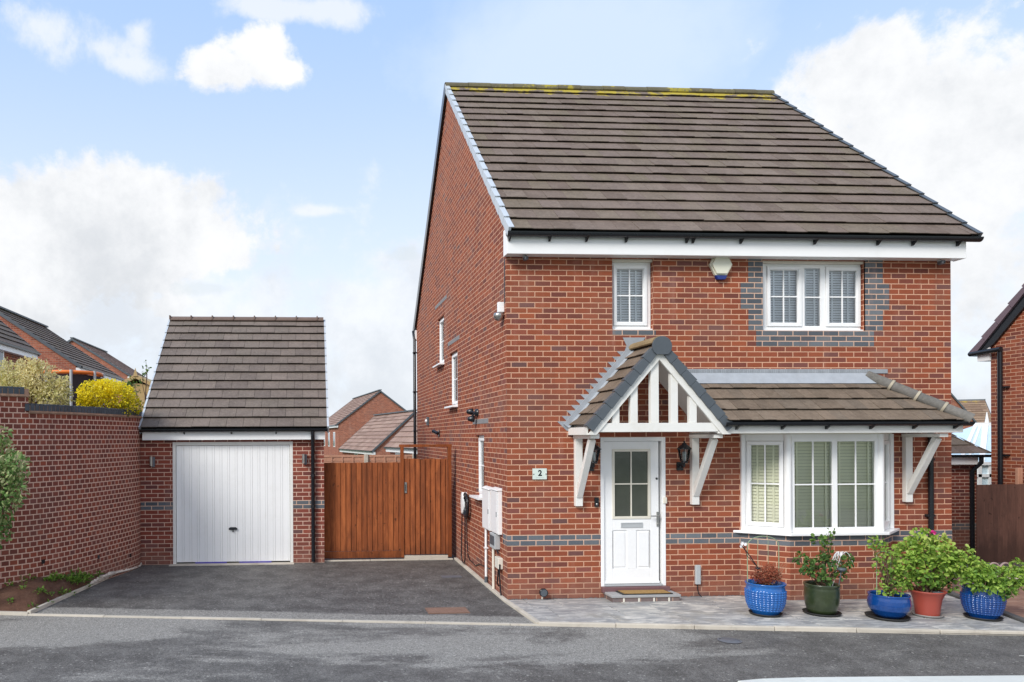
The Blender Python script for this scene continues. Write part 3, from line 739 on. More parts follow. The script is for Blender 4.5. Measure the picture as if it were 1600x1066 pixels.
# hip ridge tiles
a=Vector((hipx_e+.02,yc-.09,CEZ+.03));b=Vector((xr_top-.06,YF+.0,topz+.07))
hp=MB();nseg=4
for i in range(nseg):
    p=a.lerp(b,i/nseg);q=a.lerp(b,(i+1.06)/nseg)
    if i==nseg-1:q=b
    hp.tube([p-(b-a).normalized()*.0,q],[.078,.070],14)
hp.build('hip_tile',mHip,can_o)
hc=MB()
for i in range(1,nseg): 
    p=a.lerp(b,i/nseg);hc.tube([p-(b-a)*.012,p+(b-a)*.012],.086,14)
hc.build('hip_clip',simple('aged_clip',(.42,.37,.28),.7,.2,20),can_o)
# lead flashing above the lean-to
fl=MB();xa,xb=PY(1062,585,YF).x,xr_top-.02
fl.box(xa,PY(1386,580,YF).x,YF-.012,YF+.01,3.145,3.205,r=.1)
q_=xa
while q_<xb:
    fl.box(q_,q_+.010,YF-.020,YF-.0125,3.15,3.20,r=R.random());q_+=.027
fl.quad((xa,YF-.022,3.148),(xb+.07,YF-.022,3.148),(xb+.02,YF-.13,2.995),(xa,YF-.13,2.995),r=.95)
fl.build('lead_flashing',mLead,can_o)
# fascia of lean-to
cf=MB();fz0,fz1=2.295,2.405
fxl=PY(1122,672,yc).x;fxr=PY(1505,672,yc).x
cf.box(fxl,fxr,yc,yc+.02,fz0,fz1,r=.5);cf.box(fxr-.02,fxr,yc+.02,YF,fz0,fz1,r=.5)
cf.box(fxl-.02,fxr-.02,yc+.02,YF-.001,fz0+.006,fz0+.016,r=.5)
cf.build('fascia',mWhiteP,H,bevel=.003)
g=gutter((PY(1132,662,yc-.06).x,yc-.055,fz1+.035),(hipx_e+.05,yc-.055,fz1+.035),.055);g.build('gutter',mBlack,H)
g=gutter((hipx_e+.005,yc-.05,fz1+.033),(hipx_e+.005,YF,fz1+.033),.055,(1,0,0));g.build('gutter',mBlack,H)
gb_=MB()
for px in (1150,1221,1290,1359,1426,1490):
    xx=PY(px,668,yc).x;gb_.prism([(xx-.012,yc-.002,fz1+.0),(xx-.012,yc-.002,fz1-.06),(xx-.012,yc-.02,fz1-.06),(xx-.012,yc-.10,fz1-.01)],(.024,0,0))
gb_.build_each('gutter_bracket',mBlack,H)
# downpipe on front wall right of the bay
dp=MB();xx=PY(1450,760,YF).x-.0
dp.tube([(xx+.05,yc+.05,fz0+.01),(xx+.05,yc+.12,fz0-.07),(xx,YF-.06,fz0-.35),(xx,YF-.05,.02)],.036,10) if False else dp.tube([(xx,YF-.05,fz0),(xx,YF-.05,.02)],.036,12)
for z in (1.9,1.1): dp.box(xx-.055,xx+.055,YF-.06,YF,z,z+.03)
dp.build('downpipe',mBlack,H)
# ---- porch gable
pz_ap=PY(1029,557,yc).z          # top of tile apex at front
hw=.93
eL=px0-hw;eR=px0+hw
pe=2.395;pap=3.475
psl=math.atan2(pap-pe,hw);plen=hw/math.cos(psl)
pr=MB()
for sg in (-1,1):
    s_=Vector((-sg*math.cos(psl),0,math.sin(psl)))
    P0=(px0+sg*hw,yc-.02,pe)
    tileroof(pr,P0,(0,1,0),s_,[plen*i/7 for i in range(8)],.33,lambda t:0,lambda t:CD+.02,th=.045,jit=.005,stag=False)
porch=pr.build('porch_roof',mTileP,H)
uq=MB()
for sg in (-1,1):
    uq.prism([(px0+sg*(hw-.02),yc+.0,pe-.012),(px0,yc+.0,pap-.012),(px0,yc,pap-.04),(px0+sg*(hw-.02),yc,pe-.04)],(0,CD,0),r=.5)
uq.build('porch_soffit',mWhiteP,porch)
rgp=MB()
for i in range(2):
    y_=yc-.03+i*.37;pts=[]
    for k in range(9):
        t=PI*k/8;pts.append((px0-math.cos(t)*.105,y_,pap+.005+math.sin(t)*.085))
    pts+= [(p[0]*.85+px0*.15,y_,p[2]-.015) for p in reversed(pts)]
    rgp.prism(pts,(0,.375,0))
rgp.build('ridge',tilemat('porch_ridge_tile',[(.24,.18,.11),(.30,.22,.12)],(.45,.33,.06),(3.1,3.9),speck=.3),porch)
rc=MB();pts=[]
for k in range(17):
    t=-.95+(PI+1.9)*k/16;pts.append((px0+.012-math.cos(t)*.132,yc-.052,pap-.045+math.sin(t)*.132))
rc.prism(pts,(0,-.02,0));rc.build('ridge_end_cap',mGrey,porch,bevel=.004)
for sg in (-1,1):
    vg=MB();s_=Vector((-sg*math.cos(psl),0,math.sin(psl)));n_=Vector((sg*math.sin(psl),0,math.cos(psl)))
    P=Vector((px0+sg*hw,yc-.02,pe))
    m=7
    for i in range(m):
        t0=-.03+(plen-.07)*i/m;t1=-.03+(plen-.07)*(i+1)/m-.004
        a=P+s_*t0;b=P+s_*t1
        vg.prism([a+n_*.058,b+n_*.042,b-n_*.060,a-n_*.070],(0,-.032,0));vg.prism([a+n_*.054,b+n_*.040,b+n_*.028,a+n_*.042],(0,.07,0))
    vg.build('verge',mGrey,porch,bevel=.002)
bg=MB() # barge boards, in front plane yc
w_=.085
def barge(sg,y,mb,thk):
    n_=Vector((sg*math.sin(psl),0,math.cos(psl)));s_=Vector((-sg*math.cos(psl),0,math.sin(psl)))
    e=Vector((px0+sg*(hw-.01),y,pe))-n_*.055
    top=e+s_*(plen)
    # trim at centre line and at the bottom horizontally
    o1=Vector((px0,y,pap-.055/math.cos(psl)));o2=Vector((px0,y,o1.z-w_/math.cos(psl)))
    zb=2.285
    def onl(z,off): # x on barge line offset from outer by off at height z
        zt=o1.z-off/math.cos(psl);return px0+sg*(zt-z)/math.tan(psl)
    xo=min(abs(onl(zb,0)-px0),hw+.045)*sg+px0
    zo=o1.z-(abs(xo-px0))*math.tan(psl)
    xi=onl(zb,w_)
    mb.prism([o1,o2,(xi,y,zb),(xo,y,zb),(xo,y,max(zo,zb+.001))],(0,thk,0),r=.5)
barge(-1,yc-.018,bg,.035);barge(1,yc-.0175,bg,.035)
gable=bg.build('barge_board',mWhiteP,porch,bevel=.003)
tb=MB();zb0_,zb1_=PY(1030,675,yc).z,PY(1030,661,yc).z
zi=lambda x:pap-.055/math.cos(psl)-w_/math.cos(psl)-abs(x-px0)*math.tan(psl)
xi=(pap-(.055+w_)/math.cos(psl)-zb0_)/math.tan(psl)
tb.box(px0-xi-.03,px0+xi+.03,yc+.0,yc+.075,zb0_,zb1_,r=.5);tb.build('tie_beam',mWhiteP,porch,bevel=.004)
for px in (963,991.6,1024,1054.6,1084):
    x=PY(px,640,yc).x;hwid=.048 if px!=1024 else .054
    st=MB();zt=zi(x)+.07
    st.box(x-hwid,x+hwid,yc+.012,yc+.082,zb1_+.001,zt+.02*(px==1024),r=.5);st.build('stud',mWhiteP,porch,bevel=.004)
# left side fascia of porch, plate beams to wall
pf=MB();xo=px0-hw-.02
pf.box(xo-.01,xo+.01,yc+.02,YF-.0,2.285,2.385,r=.5)
pf.box(xo+.01,xo+.16,yc+.02,YF-.001,2.287,2.297,r=.5)
pf.box(px0+hw-.10,px0+hw+.05,yc+.02,YF-.001,2.287,2.297,r=.5)
pf.build_each('soffit_board',mWhiteP,porch)
# stepped lead flashing left of porch roof
fl=MB();xx0=px0-hw-.03
ptop=pap+.10
A_=PY(882.7,664,YF);B_=PY(982,547,YF)
xs_=lambda z:A_.x+(B_.x-A_.x)*(z-A_.z)/(B_.z-A_.z)
k=0;z=2.475
while z<3.46:
    x_=xs_(z);y_=YF-.004-.0004*(k%8)
    fl.prism([(x_-.155,y_,z),(x_-.02,y_,z),(x_+.20,y_,z+.02),(x_+.20,y_,z-.16),(x_-.02,y_,z-.13),(x_-.065,y_,z-.085)],(0,.003,0),r=R.random());z+=.075;k+=1
fl.prism([tuple(PY(a,b,YF-.009)) for a,b in ((973,527.5),(1009,527.5),(1001,538),(985,552),(975,552),(979,540))],(0,.003,0))
# flat sloping strip against tile edge
nL=Vector((-math.sin(psl),0,math.cos(psl)));sL=Vector((math.cos(psl),0,math.sin(psl)))
P=Vector((px0-hw-.02,YF-.012,pe-.03))
a=P+nL*.04;b=a+sL*(plen-.02)
fl.prism([a,b,b+nL*.07,a+nL*.07],(0,-.02,0),r=.9)
fl.prism([a-Vector((0,.02,0)),b-Vector((0,.02,0)),b-Vector((0,.075,0))-nL*.012,a-Vector((0,.075,0))-nL*.012],(0,0,.006),r=.9)
fl.build('lead_flashing',mLead,porch)
# gallows brackets
for px,q in ((902,0),(1083,1),(1414.5,2)):
    x=PY(px,735,YF).x;g=MB();hwid=.05
    zt,zb=2.285,(PY(px,791 if q==0 else 788.5 if q==1 else 784.5,YF-.05).z)
    g.box(x-hwid,x+hwid,YF-.075,YF-.001,zb,zt-.05,r=.5)
    g.box(x-hwid-.01,x+hwid+.01,yc+.05,YF-.001,zt-.05,zt-.001,r=.5)
    a=Vector((x,YF-.06,zb+.14));b=Vector((x,yc+.16,zt-.06))
    m=(a+b)/2+Vector((0,.035,-.045))*-.6
    pp=[a,a.lerp(m,.5)+Vector((0,.004,-.004)),m,m.lerp(b,.5)+Vector((0,.004,-.004)),b]
    for i in range(4): g.beam(pp[i],pp[i+1],.085,.075,r=.5)
    g.build('gallows_bracket',mWhiteP,H,bevel=.004)
# ================================================================= things on the house walls
def lantern(x,lab):
    t=thing('wall_lantern',lab,'lantern',(x,YF,PY(1067,711,YF).z),'black carriage lanterns beside the front door')
    o=Vector(t.location);m=MB()
    def P(dx,dy,dz): return (o.x+dx,o.y+dy,o.z+dz)
    m.box(o.x-.045,o.x+.045,YF-.03,YF-.001,o.z-.215,o.z-.10)
    m.tube([P(0,-.03,-.13),P(0,-.09,-.17),P(0,-.14,-.15),P(0,-.14,-.10)],.014,8)
    m.lathe([(.0,-.115),(.05,-.105),(.055,-.085),(.03,-.08)],P(0,-.14,0),6)
    m.build('wall_bracket',mBlack,t)
    c=MB();r0,r1=.055,.092;z0,z1=-.08,.09
    for k in range(6):
        a=2*PI*k/6;c.tube([P(r0*math.cos(a),-.14+r0*math.sin(a),z0),P(r1*math.cos(a),-.14+r1*math.sin(a),z1)],.0042,5)
    c.lathe([(r1+.012,z1-.008),(r1+.02,z1),(r1+.005,z1+.012),(.06,z1+.045),(.035,z1+.06),(.03,z1+.075),(.012,z1+.085),(.014,z1+.10),(0,z1+.112)],P(0,-.14,0),6)
    c.build('lantern_cage',mBlack,t)
    gl=MB();gl.lathe([(r0-.003,z0),(r1-.003,z1)],P(0,-.14,0),6);gl.build('lantern_glass',mGlassDark,t)
    cd=MB();cd.lathe([(.0,z0),(.024,z0),(.024,.045),(.0,.05)],P(0,-.14,0),10);cd.build('candle_lamp',mLampGlow,t)
lantern(PY(926,711,YF-.1).x,'black carriage lantern left of the front door, half behind the bracket')
lantern(PY(1067,711,YF-.1).x,'black carriage lantern right of the front door on the brick wall')
def cpos(px,py,y=YF): return PY(px,py,y)
# alarm box
c=cpos(1124,416);t=thing('alarm_box','cream hexagonal burglar alarm box with blue base under the eaves','alarm box',(c.x,YF,c.z))
m=MB();hx=[(-.165,.01),(-.085,.16),(.085,.16),(.165,.01),(.085,-.14),(-.085,-.14)]
m.prism([(c.x+a,YF-.001,c.z+b) for a,b in hx],(0,-.05,0),r=.5)
m.prism([(c.x+a*.88+.0,YF-.051,c.z+b*.88+.0) for a,b in hx],(0,-.03,0),r=.5);m.build('alarm_cover',simple('alarm_cream',(.74,.73,.6),.35,.04),t,bevel=.008)
m=MB();m.prism([(c.x-.085,YF-.002,c.z-.142),(c.x+.085,YF-.002,c.z-.142),(c.x+.055,YF-.002,c.z-.20),(c.x-.055,YF-.002,c.z-.20)],(0,-.06,0));m.build('strobe_lens',mBlueL,t,bevel=.008)
# number plaque
c=cpos(842.5,740.5);t=thing('number_plaque','pale glass house number plaque reading 2','plaque',(c.x,YF,c.z))
m=MB();m.box(c.x-.10,c.x+.10,YF-.022,YF-.014,c.z-.075,c.z+.075,r=.5);m.build('plaque_panel',mGlassP,t)
m=MB()
for s_ in (-1,1): m.lathe([(0,-.03),(.008,-.03),(.01,-.024),(.01,0)],(c.x+s_*.087,YF,c.z),10,axis='y')
m.build_each('fixing_screw',mSteel,t)
fc=bpy.data.curves.new('numeral','FONT');fc.body='2';fc.size=.11;fc.extrude=.001;fc.offset=.0035;fc.align_x='CENTER';fc.align_y='CENTER'
try:
    tmp=bpy.data.objects.new('tmp',fc);COL.objects.link(tmp);bpy.context.view_layer.update()
    dg=bpy.context.evaluated_depsgraph_get();me=bpy.data.meshes.new_from_object(tmp.evaluated_get(dg));bpy.data.objects.remove(tmp)
    o=bpy.data.objects.new('numeral',me);COL.objects.link(o);o.parent=t;o.location=(0.005,-.0235,.008);o.rotation_euler=(PI/2,0,0);me.materials.clear();me.materials.append(mBlack)
except Exception as e: print('font',e)
m=MB()
for k in range(14): m.box(c.x-.055+k*.008,c.x-.055+k*.008+.005,YF-.0232,YF-.0222,c.z-.056,c.z-.049)
m.build('small_lettering',mGreyBox,t)
# doorbell
c=cpos(931.6,784.5);t=thing('doorbell','slim black video doorbell left of the door frame','doorbell',(c.x,YF,c.z))
m=MB();m.box(c.x-.03,c.x+.03,YF-.028,YF-.001,c.z-.066,c.z+.066);m.build('doorbell_body',mBlack,t,bevel=.006)
m=MB();m.lathe([(0,-.034),(.014,-.034),(.017,-.027)],(c.x,YF,c.z-.03),14,axis='y');m.build('push_button',mSteel,t)
c=cpos(1038.3,781);m=MB();m.box(c.x-.018,c.x+.022,YF-.03,YF-.001,c.z-.05,c.z+.035);m.box(c.x-.01,c.x+.014,YF-.034,YF-.03,c.z-.03,c.z+.01)
tag(m.build('key_safe',mCream,None,bevel=.004),'small cream box on the right side of the door frame','key safe')
# under-eaves cameras
for px,lab in ((820,'small grey spotlight under the left end of the white fascia'),(1469,'small grey camera under the right end of the white fascia')):
    c=cpos(px,401,YF-.1);t=thing('security_camera',lab,'camera',(c.x,YF-.09,SOF-.01),'cameras under the front eaves')
    m=MB();m.lathe([(0,.0),(.03,0),(.03,-.018),(.0,-.02)],(c.x,YF-.09,SOF-.012),12);m.build('camera_mount',mGreyBox,t)
    m=MB();m.lathe([(0,-.06),(.022,-.058),(.03,-.04),(.03,.03),(.02,.04),(0,.042)],(c.x+.01,YF-.10,SOF-.052),14,axis='y');m.build('camera_head',mIron,t)
    m=MB();m.lathe([(0,-.066),(.014,-.066),(.016,-.058)],(c.x+.01,YF-.10,SOF-.052),12,axis='y');m.build('lens',mBlack,t)
# PIR sensor on the side corner
c=PX(783,487,XL-.04);t=thing('motion_sensor','silver dome motion sensor on white bracket high on the corner','sensor',(XL,c.y,c.z))
m=MB();m.box(XL-.09,XL-.001,c.y-.03,c.y+.03,c.z-.01,c.z+.13);m.build('sensor_bracket',mWhite,t,bevel=.005)
m=MB();m.lathe([(0,-.115),(.045,-.10),(.07,-.06),(.072,-.02),(.06,.0),(0,.004)],(XL-.075,c.y,c.z-.02+.0),16);m.build('sensor_dome',mSteel,t)
m=MB();m.tube([(XL-.01,YF+.06,4.74),(XL-.012,YF+.06,4.35),(XL-.01,YF+.07,4.12)],.006,6);tag(m.build('alarm_cable',mGrey,None),'thin dark cable down the top of the side wall corner','cable')
# triple floodlight
c=PX(741,645,XL-.05);t=thing('floodlight','black twin head floodlight on the side wall','floodlight',(XL,c.y,c.z))
m=MB();m.lathe([(0,-.05),(.055,-.045),(.062,0)],(XL,c.y-.05,c.z),16,axis='x');m.build('floodlight_base',mBlack,t)
for dy,dz in ((.10,.02),(.02,-.10)):
    m=MB();m.tube([(XL-.04,c.y-.04,c.z),(XL-.09,c.y+dy*.5,c.z+dz*.6)],.014,8)
    m.lathe([(0,-.06),(.03,-.05),(.055,.02),(.055,.05),(.0,.052)],(XL-.10,c.y+dy,c.z+dz),14,axis='x');m.build('floodlight_head',mBlack,t)
c=PX(668,658,XL-.03);m=MB();m.box(XL-.05,XL-.001,c.y-.06,c.y+.06,c.z-.10,c.z+.09,mi=1);m.lathe([(0,-.09),(.035,-.085),(.04,-.05)],(XL,c.y-.01,c.z),12,axis='x');tag(m.build('vent_outlet',[mWhite,mGrey],None,bevel=.004),'small white vent cowl on the side wall beside the black downpipe','vent')
c=PX(683,676,XL-.05);t=thing('security_camera','small black camera low on the side wall above the gate','camera',(XL,c.y,c.z))
m=MB();m.box(XL-.02,XL-.001,c.y-.05,c.y+.03,c.z-.08,c.z+.05);m.build('camera_mount',mBlack,t)
m=MB();m.tube([(XL-.01,c.y-.02,c.z-.02),(XL-.06,c.y,c.z)],.014,8);m.tube([(XL-.04,c.y-.05,c.z-.02),(XL-.11,c.y+.13,c.z+.03)],[.035,.04],12);m.build('camera_head',mBlack,t)
# meter cabinets on the side wall
def cab(name,lab,cat,pL,pR,pt,pb,dep,mat,grp=None,hinge=True):
    # near lower corner at px pR on plane XL-dep ; far at pL on plane XL-dep
    near=PX(pR,pb,XL-.0);far=PX(pL,pt,XL-dep)
    y0_,y1_=near.y,far.y
    zt=PX(pR,pt,XL-.0).z if False else PX((pL+pR)/2,pt,XL-dep).z
    zb=PX((pL+pR)/2,pb,XL-dep).z
    return y0_,y1_,zb,zt
MX=XL-.075
for nm,lab,(y0_,y1_,zb,zt) in (('meter_cabinet','white meter cabinet nearer the gate, beside the side window',(PX(763.7,790,MX).y,PX(753,790,MX).y,PX(760,828,MX).z,PX(760,765,MX).z)),('meter_cabinet','white meter cabinet nearer the front corner, slightly larger',(PX(776.6,800,MX).y,PX(766.5,800,MX).y,PX(774,834.5,MX).z,PX(774,767,MX).z))):
    t=thing(nm,lab,'meter cabinet',(XL,(y0_+y1_)/2,zb),'white meter cabinets on the side wall')
    m=MB();m.box(XL-.062,XL-.001,y0_,y1_,zb,zt,r=.5)
    m.prism([(XL-.085,y0_-.01,zt+.0005),(XL-.001,y0_-.01,zt+.0005),(XL-.001,y0_-.01,zt+.04),(XL-.085,y0_-.01,zt+.012)],(0,y1_-y0_+.02,0),r=.5);m.build('cabinet_body',mWhite,t,bevel=.004)
    m=MB();m.box(XL-.075,XL-.064,y0_+.012,y1_-.012,zb+.012,zt-.01,r=.5);dd=m.build('cabinet_door',mWhite,t,bevel=.004)
    m=MB();m.box(XL-.082,XL-.0755,y0_+.03,y0_+.045,zb+.25,zb+.32);m.build('catch',mGrey,dd)
def sidebox(nm,lab,cat,y0_,y1_,z0_,z1_,dep,mat,bev=.006,face=None):
    t=thing(nm,lab,cat,(XL,(y0_+y1_)/2,z0_));m=MB();m.box(XL-dep,XL-.001,y0_,y1_,z0_,z1_,r=.5);m.build('box_body',mat,t,bevel=bev)
    if face: m=MB();m.box(XL-dep-.006,XL-dep+.001,y0_+.03,y1_-.03,z0_+.05,z1_-.03);m.build('box_window',face,t,bevel=.002)
    return t
sidebox('isolator_box','light grey switch box with dark window below the meter cabinets','electrical box',PX(773,845,XL-.08).y,PX(765,845,XL-.08).y,PX(770,857,XL-.08).z,PX(770,834,XL-.08).z,.08,mGreyBox,face=mGrey)
sidebox('junction_box','small cream junction box low on the side wall near the corner','electrical box',PX(778.5,878,XL-.07).y,PX(773,878,XL-.07).y,PX(776,888,XL-.07).z,PX(776,871,XL-.07).z,.07,mCream)
m=MB();q1=PX(759.5,870,XL-.03).y
m.tube([(XL-.03,q1,.92),(XL-.03,q1,.12)],.02,10);m.box(XL-.06,XL-.001,q1-.03,q1+.03,.55,.57);tag(m.build('waste_pipe',mWhite,None),'white pipe from the farther meter cabinet to the ground','pipe')
m=MB();m.tube([(XL-.03,q1,.12),(XL-.03,q1,-.04)],.027,10);tag(m.build('pipe_shoe',mGrey,None),'dark foot at the base of the farther white pipe','pipe')
m=MB();q2=PX(771,890,XL-.03).y
m.tube([(XL-.03,q2,.74),(XL-.03,q2,.02)],.02,10);tag(m.build('waste_pipe',mCream,None),'cream pipe from the grey switch box to the ground','pipe')
m=MB();m.tube([(XL-.05,10.32,.46),(XL-.06,10.33,.30),(XL-.05,10.42,.16),(XL-.02,10.44,.12)],.011,7);m.tube([(XL-.05,10.27,.46),(XL-.05,10.28,.25),(XL-.04,10.22,-.03)],.011,7);m.tube([(XL-.05,10.42,.64),(XL-.05,10.36,.60)],.011,7)
tag(m.build('black_cable',mBlack,None),'black cables hanging from the small cream junction box','cable')
# EV charger
c=PX(722,785,XL-.06);t=thing('car_charger','white wall charger with black cable coiled over it','charger',(XL,c.y,c.z))
cyy=PX(721.5,785,XL-.09).y;m=MB();pts=[]
for k in range(20):
    a=2*PI*k/20;pts.append((XL-.002,cyy+.10*math.cos(a),c.z+.19*math.sin(a)))
m.prism(pts,(-.09,0,0));m.build('charger_body',mWhite,t,bevel=.01)
m=MB();cab=PX(727,785,XL-.07).y
for j in range(6):
    pts=[]
    for k in range(25):
        a=2*PI*k/24;pts.append((XL-.045-.012*(j%3),cab+(.10+.022*j)*math.cos(a),c.z-.03+(.15+.014*j)*math.sin(a)))
    m.tube(pts,.012,6,cap=False)
zb=PX(722,878,XL-.05).z
ya,yb_=PX(721,840,XL-.05).y,PX(729,840,XL-.05).y;pts=[]
for k in range(13):
    a=PI*k/12;pts.append((XL-.05,ya+(yb_-ya)*.5*(1-math.cos(a))*.7,zb+.12-.12*math.sin(a)))
m.tube([(XL-.06,ya-.12,c.z-.1)]+pts+[(XL-.05,ya+(yb_-ya)*.75,c.z-.1)],.011,6)
m.tube([(XL-.05,yb_,c.z-.1),(XL-.05,yb_-.03,.5),(XL-.04,yb_-.06,.3)],.010,6)
m.build('charging_cable',mBlack,t)
m=MB();m.tube([(XL-.015,cyy-.12,.25),(XL-.012,cyy-.25,.16),(XL-.01,cyy-.45,.16),(XL-.01,cyy-.7,.14),(XL-.01,cyy-1.0,.22),(XL-.01,11.05,.26)],.009,6);tag(m.build('supply_cable',mBlack,None),'thin black cable clipped low along the side wall','cable')
# ground spotlight and outdoor socket
c=cpos(847.5,925,YF-.05);t=thing('spotlight','black swivel spotlight low on the front wall near the corner','spotlight',(c.x,YF,c.z))
m=MB();m.lathe([(0,.05),(.03,.05),(.05,.01),(.06,-.03),(.058,-.05),(.05,-.052)],(c.x,YF-.07,c.z),16,axis='y');m.build('lamp_head',mBlack,t)
m=MB();m.lathe([(0,-.046),(.05,-.046)],(c.x,YF-.07,c.z),16,axis='y');m.build('lens',mGrey,t)
m=MB();m.tube([(c.x,YF-.05,c.z-.05),(c.x,YF-.03,c.z-.13)],.012,6);m.build('spike',mCream,t)
c=cpos(1090,898,YF-.02);t=thing('cable_junction','narrow grey box with a cable to the ground beside the step','electrical box',(c.x,YF,c.z))
m=MB();m.box(c.x-.036,c.x+.036,YF-.045,YF-.001,c.z-.135,c.z+.135);m.build('box_body',mGreyBox,t,bevel=.008)
m=MB();m.tube([(c.x,YF-.02,c.z-.135),(c.x-.005,YF-.02,c.z-.2),(c.x+.01,YF-.03,.05),(c.x+.04,YF-.06,.01)],.006,6);m.build('cable',mBlack,t)
# step and mat
s0=PY(943,940,YF-.3);st=thing('door_step','low grey paved step in front of the white door','step',(4.5,9.8,0))
A0,A1=PY(942,930,YF).x,PY(1047,930,YF).x
m=MB();m.prism([(A0,YF-.001,.075),(A1,YF-.001,.075),(A1-.0,YF-.31,.075),(A0+.0,YF-.31,.075)],(0,0,.035));m.build('step_slab',mStep,st,bevel=.006)
m=MB();m.box(A0+.015,A1-.015,YF-.295,YF-.002,0,.0745);m.build('step_riser',mBlue,st)
m=MB()
for k in range(4):
    x=A0+.16+k*.21;m.box(x,x+.022,YF-.299,YF-.2945,.005,.07)
m.build_each('step_joint',mCream,st)
t=thing('doormat','brown coir doormat with black rubber border on the step','doormat',(4.5,9.8,.115))
mz=.112;m0=PZ(962,922,mz);m1=PZ(1020,922,mz)
q=[PZ(959,922,mz),PZ(1027,922,mz),PZ(1050,932.5,mz),PZ(980,933.5,mz)]
ma,mb_=PY(960,930,YF-.04).x,PY(1037,930,YF-.04).x
q=[Vector((ma,YF-.075,mz)),Vector((mb_,YF-.075,mz)),Vector((mb_+.01,YF-.29,mz)),Vector((ma+.01,YF-.29,mz))]
m=MB();m.prism(q,(0,0,.012));m.build('mat_border',mRubber,t,bevel=.003)
cc=sum(q,Vector())/4
m=MB();m.prism([cc+(p-cc)*.91+Vector((0,0,.0125)) for p in q],(0,0,.008));m.build('coir_pile',mMat,t)
# ================================================================= GARAGE
GX0,GX1,GY=-3.055,.225,13.37
G=thing('garage','detached brick garage with white up and over door and steep tile roof','garage',(GX0,GY,0))
def gP(px,py,y=GY): return PY(px,py,y)
go=(gP(270,800).x,gP(458,800).x,-.02,gP(360,690.5).z,.09)
gm=MB();gf=lambda x,d,z:(x,GY+d,z)
GS=gP(360,687).z
rect_holes(gm,GX0,GX1,-.4,GS+.1,[go],gf)
gdz=1.24;GD=5.4
gslt=math.radians(43.5)
GE=gP(360,670).z+.0
RZ0=PY(386,498.5,GY+GD/2).z-.12
gm.quad((GX1,GY,-.4),(GX1,GY+GD,-.4),(GX1,GY+GD,GS+.1),(GX1,GY+GD/2,RZ0),(GX1,GY,GS+.1))
gm.quad((GX0,GY,-.4),(GX0,GY+GD,-.4),(GX0,GY+GD,GS+.1),(GX0,GY+GD/2,RZ0),(GX0,GY,GS+.1))
gm.quad((GX0,GY+GD,-.4),(GX1,GY+GD,-.4),(GX1,GY+GD,GS+.1),(GX0,GY+GD,GS+.1));gm.build('wall',mBrickG,G)
bz=round(gP(360,787).z/.075)*.075
m=MB();m.box(GX0,go[0],GY-.003,GY+.02,bz-.075,bz+.075);m.box(go[1],GX1+.003,GY-.003,GY+.02,bz-.075,bz+.075);m.build_each('blue_brick_course',mBlue,G)
# roof
gyE=GY-.16
run=GD/2+.16
ridge_z=PY(386,498.5,GY+GD/2).z
gsl=math.atan2(ridge_z-.03-GE,run);gs=Vector((0,math.cos(gsl),math.sin(gsl)));gl=run/math.cos(gsl)
rx0,rx1=gP(219.5,669,gyE).x,gP(511,669,gyE).x
rf=MB();grow=[gl*i/13 for i in range(14)]
tileroof(rf,(rx0,gyE,GE),(1,0,0),gs,grow,.30,lambda t:0,lambda t:rx1-rx0,th=.050,gap=.005,jit=.004)
tileroof(rf,(rx0,GY+GD+.16,GE),(1,0,0),Vector((0,-gs.y,gs.z)),[gl*i/13 for i in range(14)],1.3,lambda t:0,lambda t:rx1-rx0)
gr=rf.build('roof',mTileG,G)
ud=MB()
for y_ in (gyE+.02,GY+GD+.14):
    ud.quad((rx0,y_,GE-.01),(rx1,y_,GE-.01),(rx1,GY+GD/2,ridge_z-.04),(rx0,GY+GD/2,ridge_z-.04))
ud.build('roof_underlay',mRubber,gr)
rg=MB();x=rx0
while x<rx1-.05:
    L_=min(.45,rx1-x);pts=[(x,GY+GD/2-math.cos(PI*k/8)*.12,ridge_z-.045+math.sin(PI*k/8)*.09) for k in range(9)]
    pts+=[(p[0],GY+GD/2+(p[1]-GY-GD/2)*.85,p[2]-.015) for p in reversed(pts)]
    rg.prism(pts,(L_-.01,0,0));rg.box(x-.012,x+.012,GY+GD/2-.125,GY+GD/2-.02,ridge_z-.03,ridge_z+.052);x+=.45
rg.build('ridge',simple('brown_ridge',(.17,.12,.10),.85,.2,12,.3),gr)
for xs_,sgn in ((rx0,-1),(rx1,1)):
    vg=MB();n_=Vector((0,-math.sin(gsl),math.cos(gsl)))
    for i in range(13):
        P=Vector((xs_,gyE,GE));a=P+gs*(grow[i]-.01);b=P+gs*(grow[i+1]-.004)
        vg.prism([a+n_*.05,b+n_*.028,b-n_*.09,a-n_*.10],(sgn*.035,0,0))
    vg.build('verge',mGreyL,gr)
m=MB();m.box(rx0+.02,rx1-.035,GY-.12,GY-.10,GS-.005,GE-.03,r=.5);m.box(rx0+.02,rx1-.04,GY-.10,GY,GS,GS+.01,r=.5);m.build('fascia',mWhite,G,bevel=.003)
gutter((rx0-.01,GY-.175,GE-.005),(rx1+.01,GY-.175,GE-.005),.055).build('gutter',mBlack,G)
m=MB()
for px in (290,363,432): 
    x=gP(px,675).x;m.prism([(x-.012,GY-.122,GE-.04),(x-.012,GY-.122,GE-.10),(x-.012,GY-.20,GE-.05)],(.024,0,0))
m.build_each('gutter_bracket',mBlack,G)
x=gP(489,760).x;m=MB();m.tube([(x,GY-.165,GE-.05),(x,GY-.165,GE-.14),(x,GY-.045,GE-.34),(x,GY-.045,.02)],.035,12)
for z in (1.55,.55,1.0): m.tube([(x,GY-.045,z),(x,GY-.045,z+.05)],.042,12)
m.build('downpipe',mBlack,G)
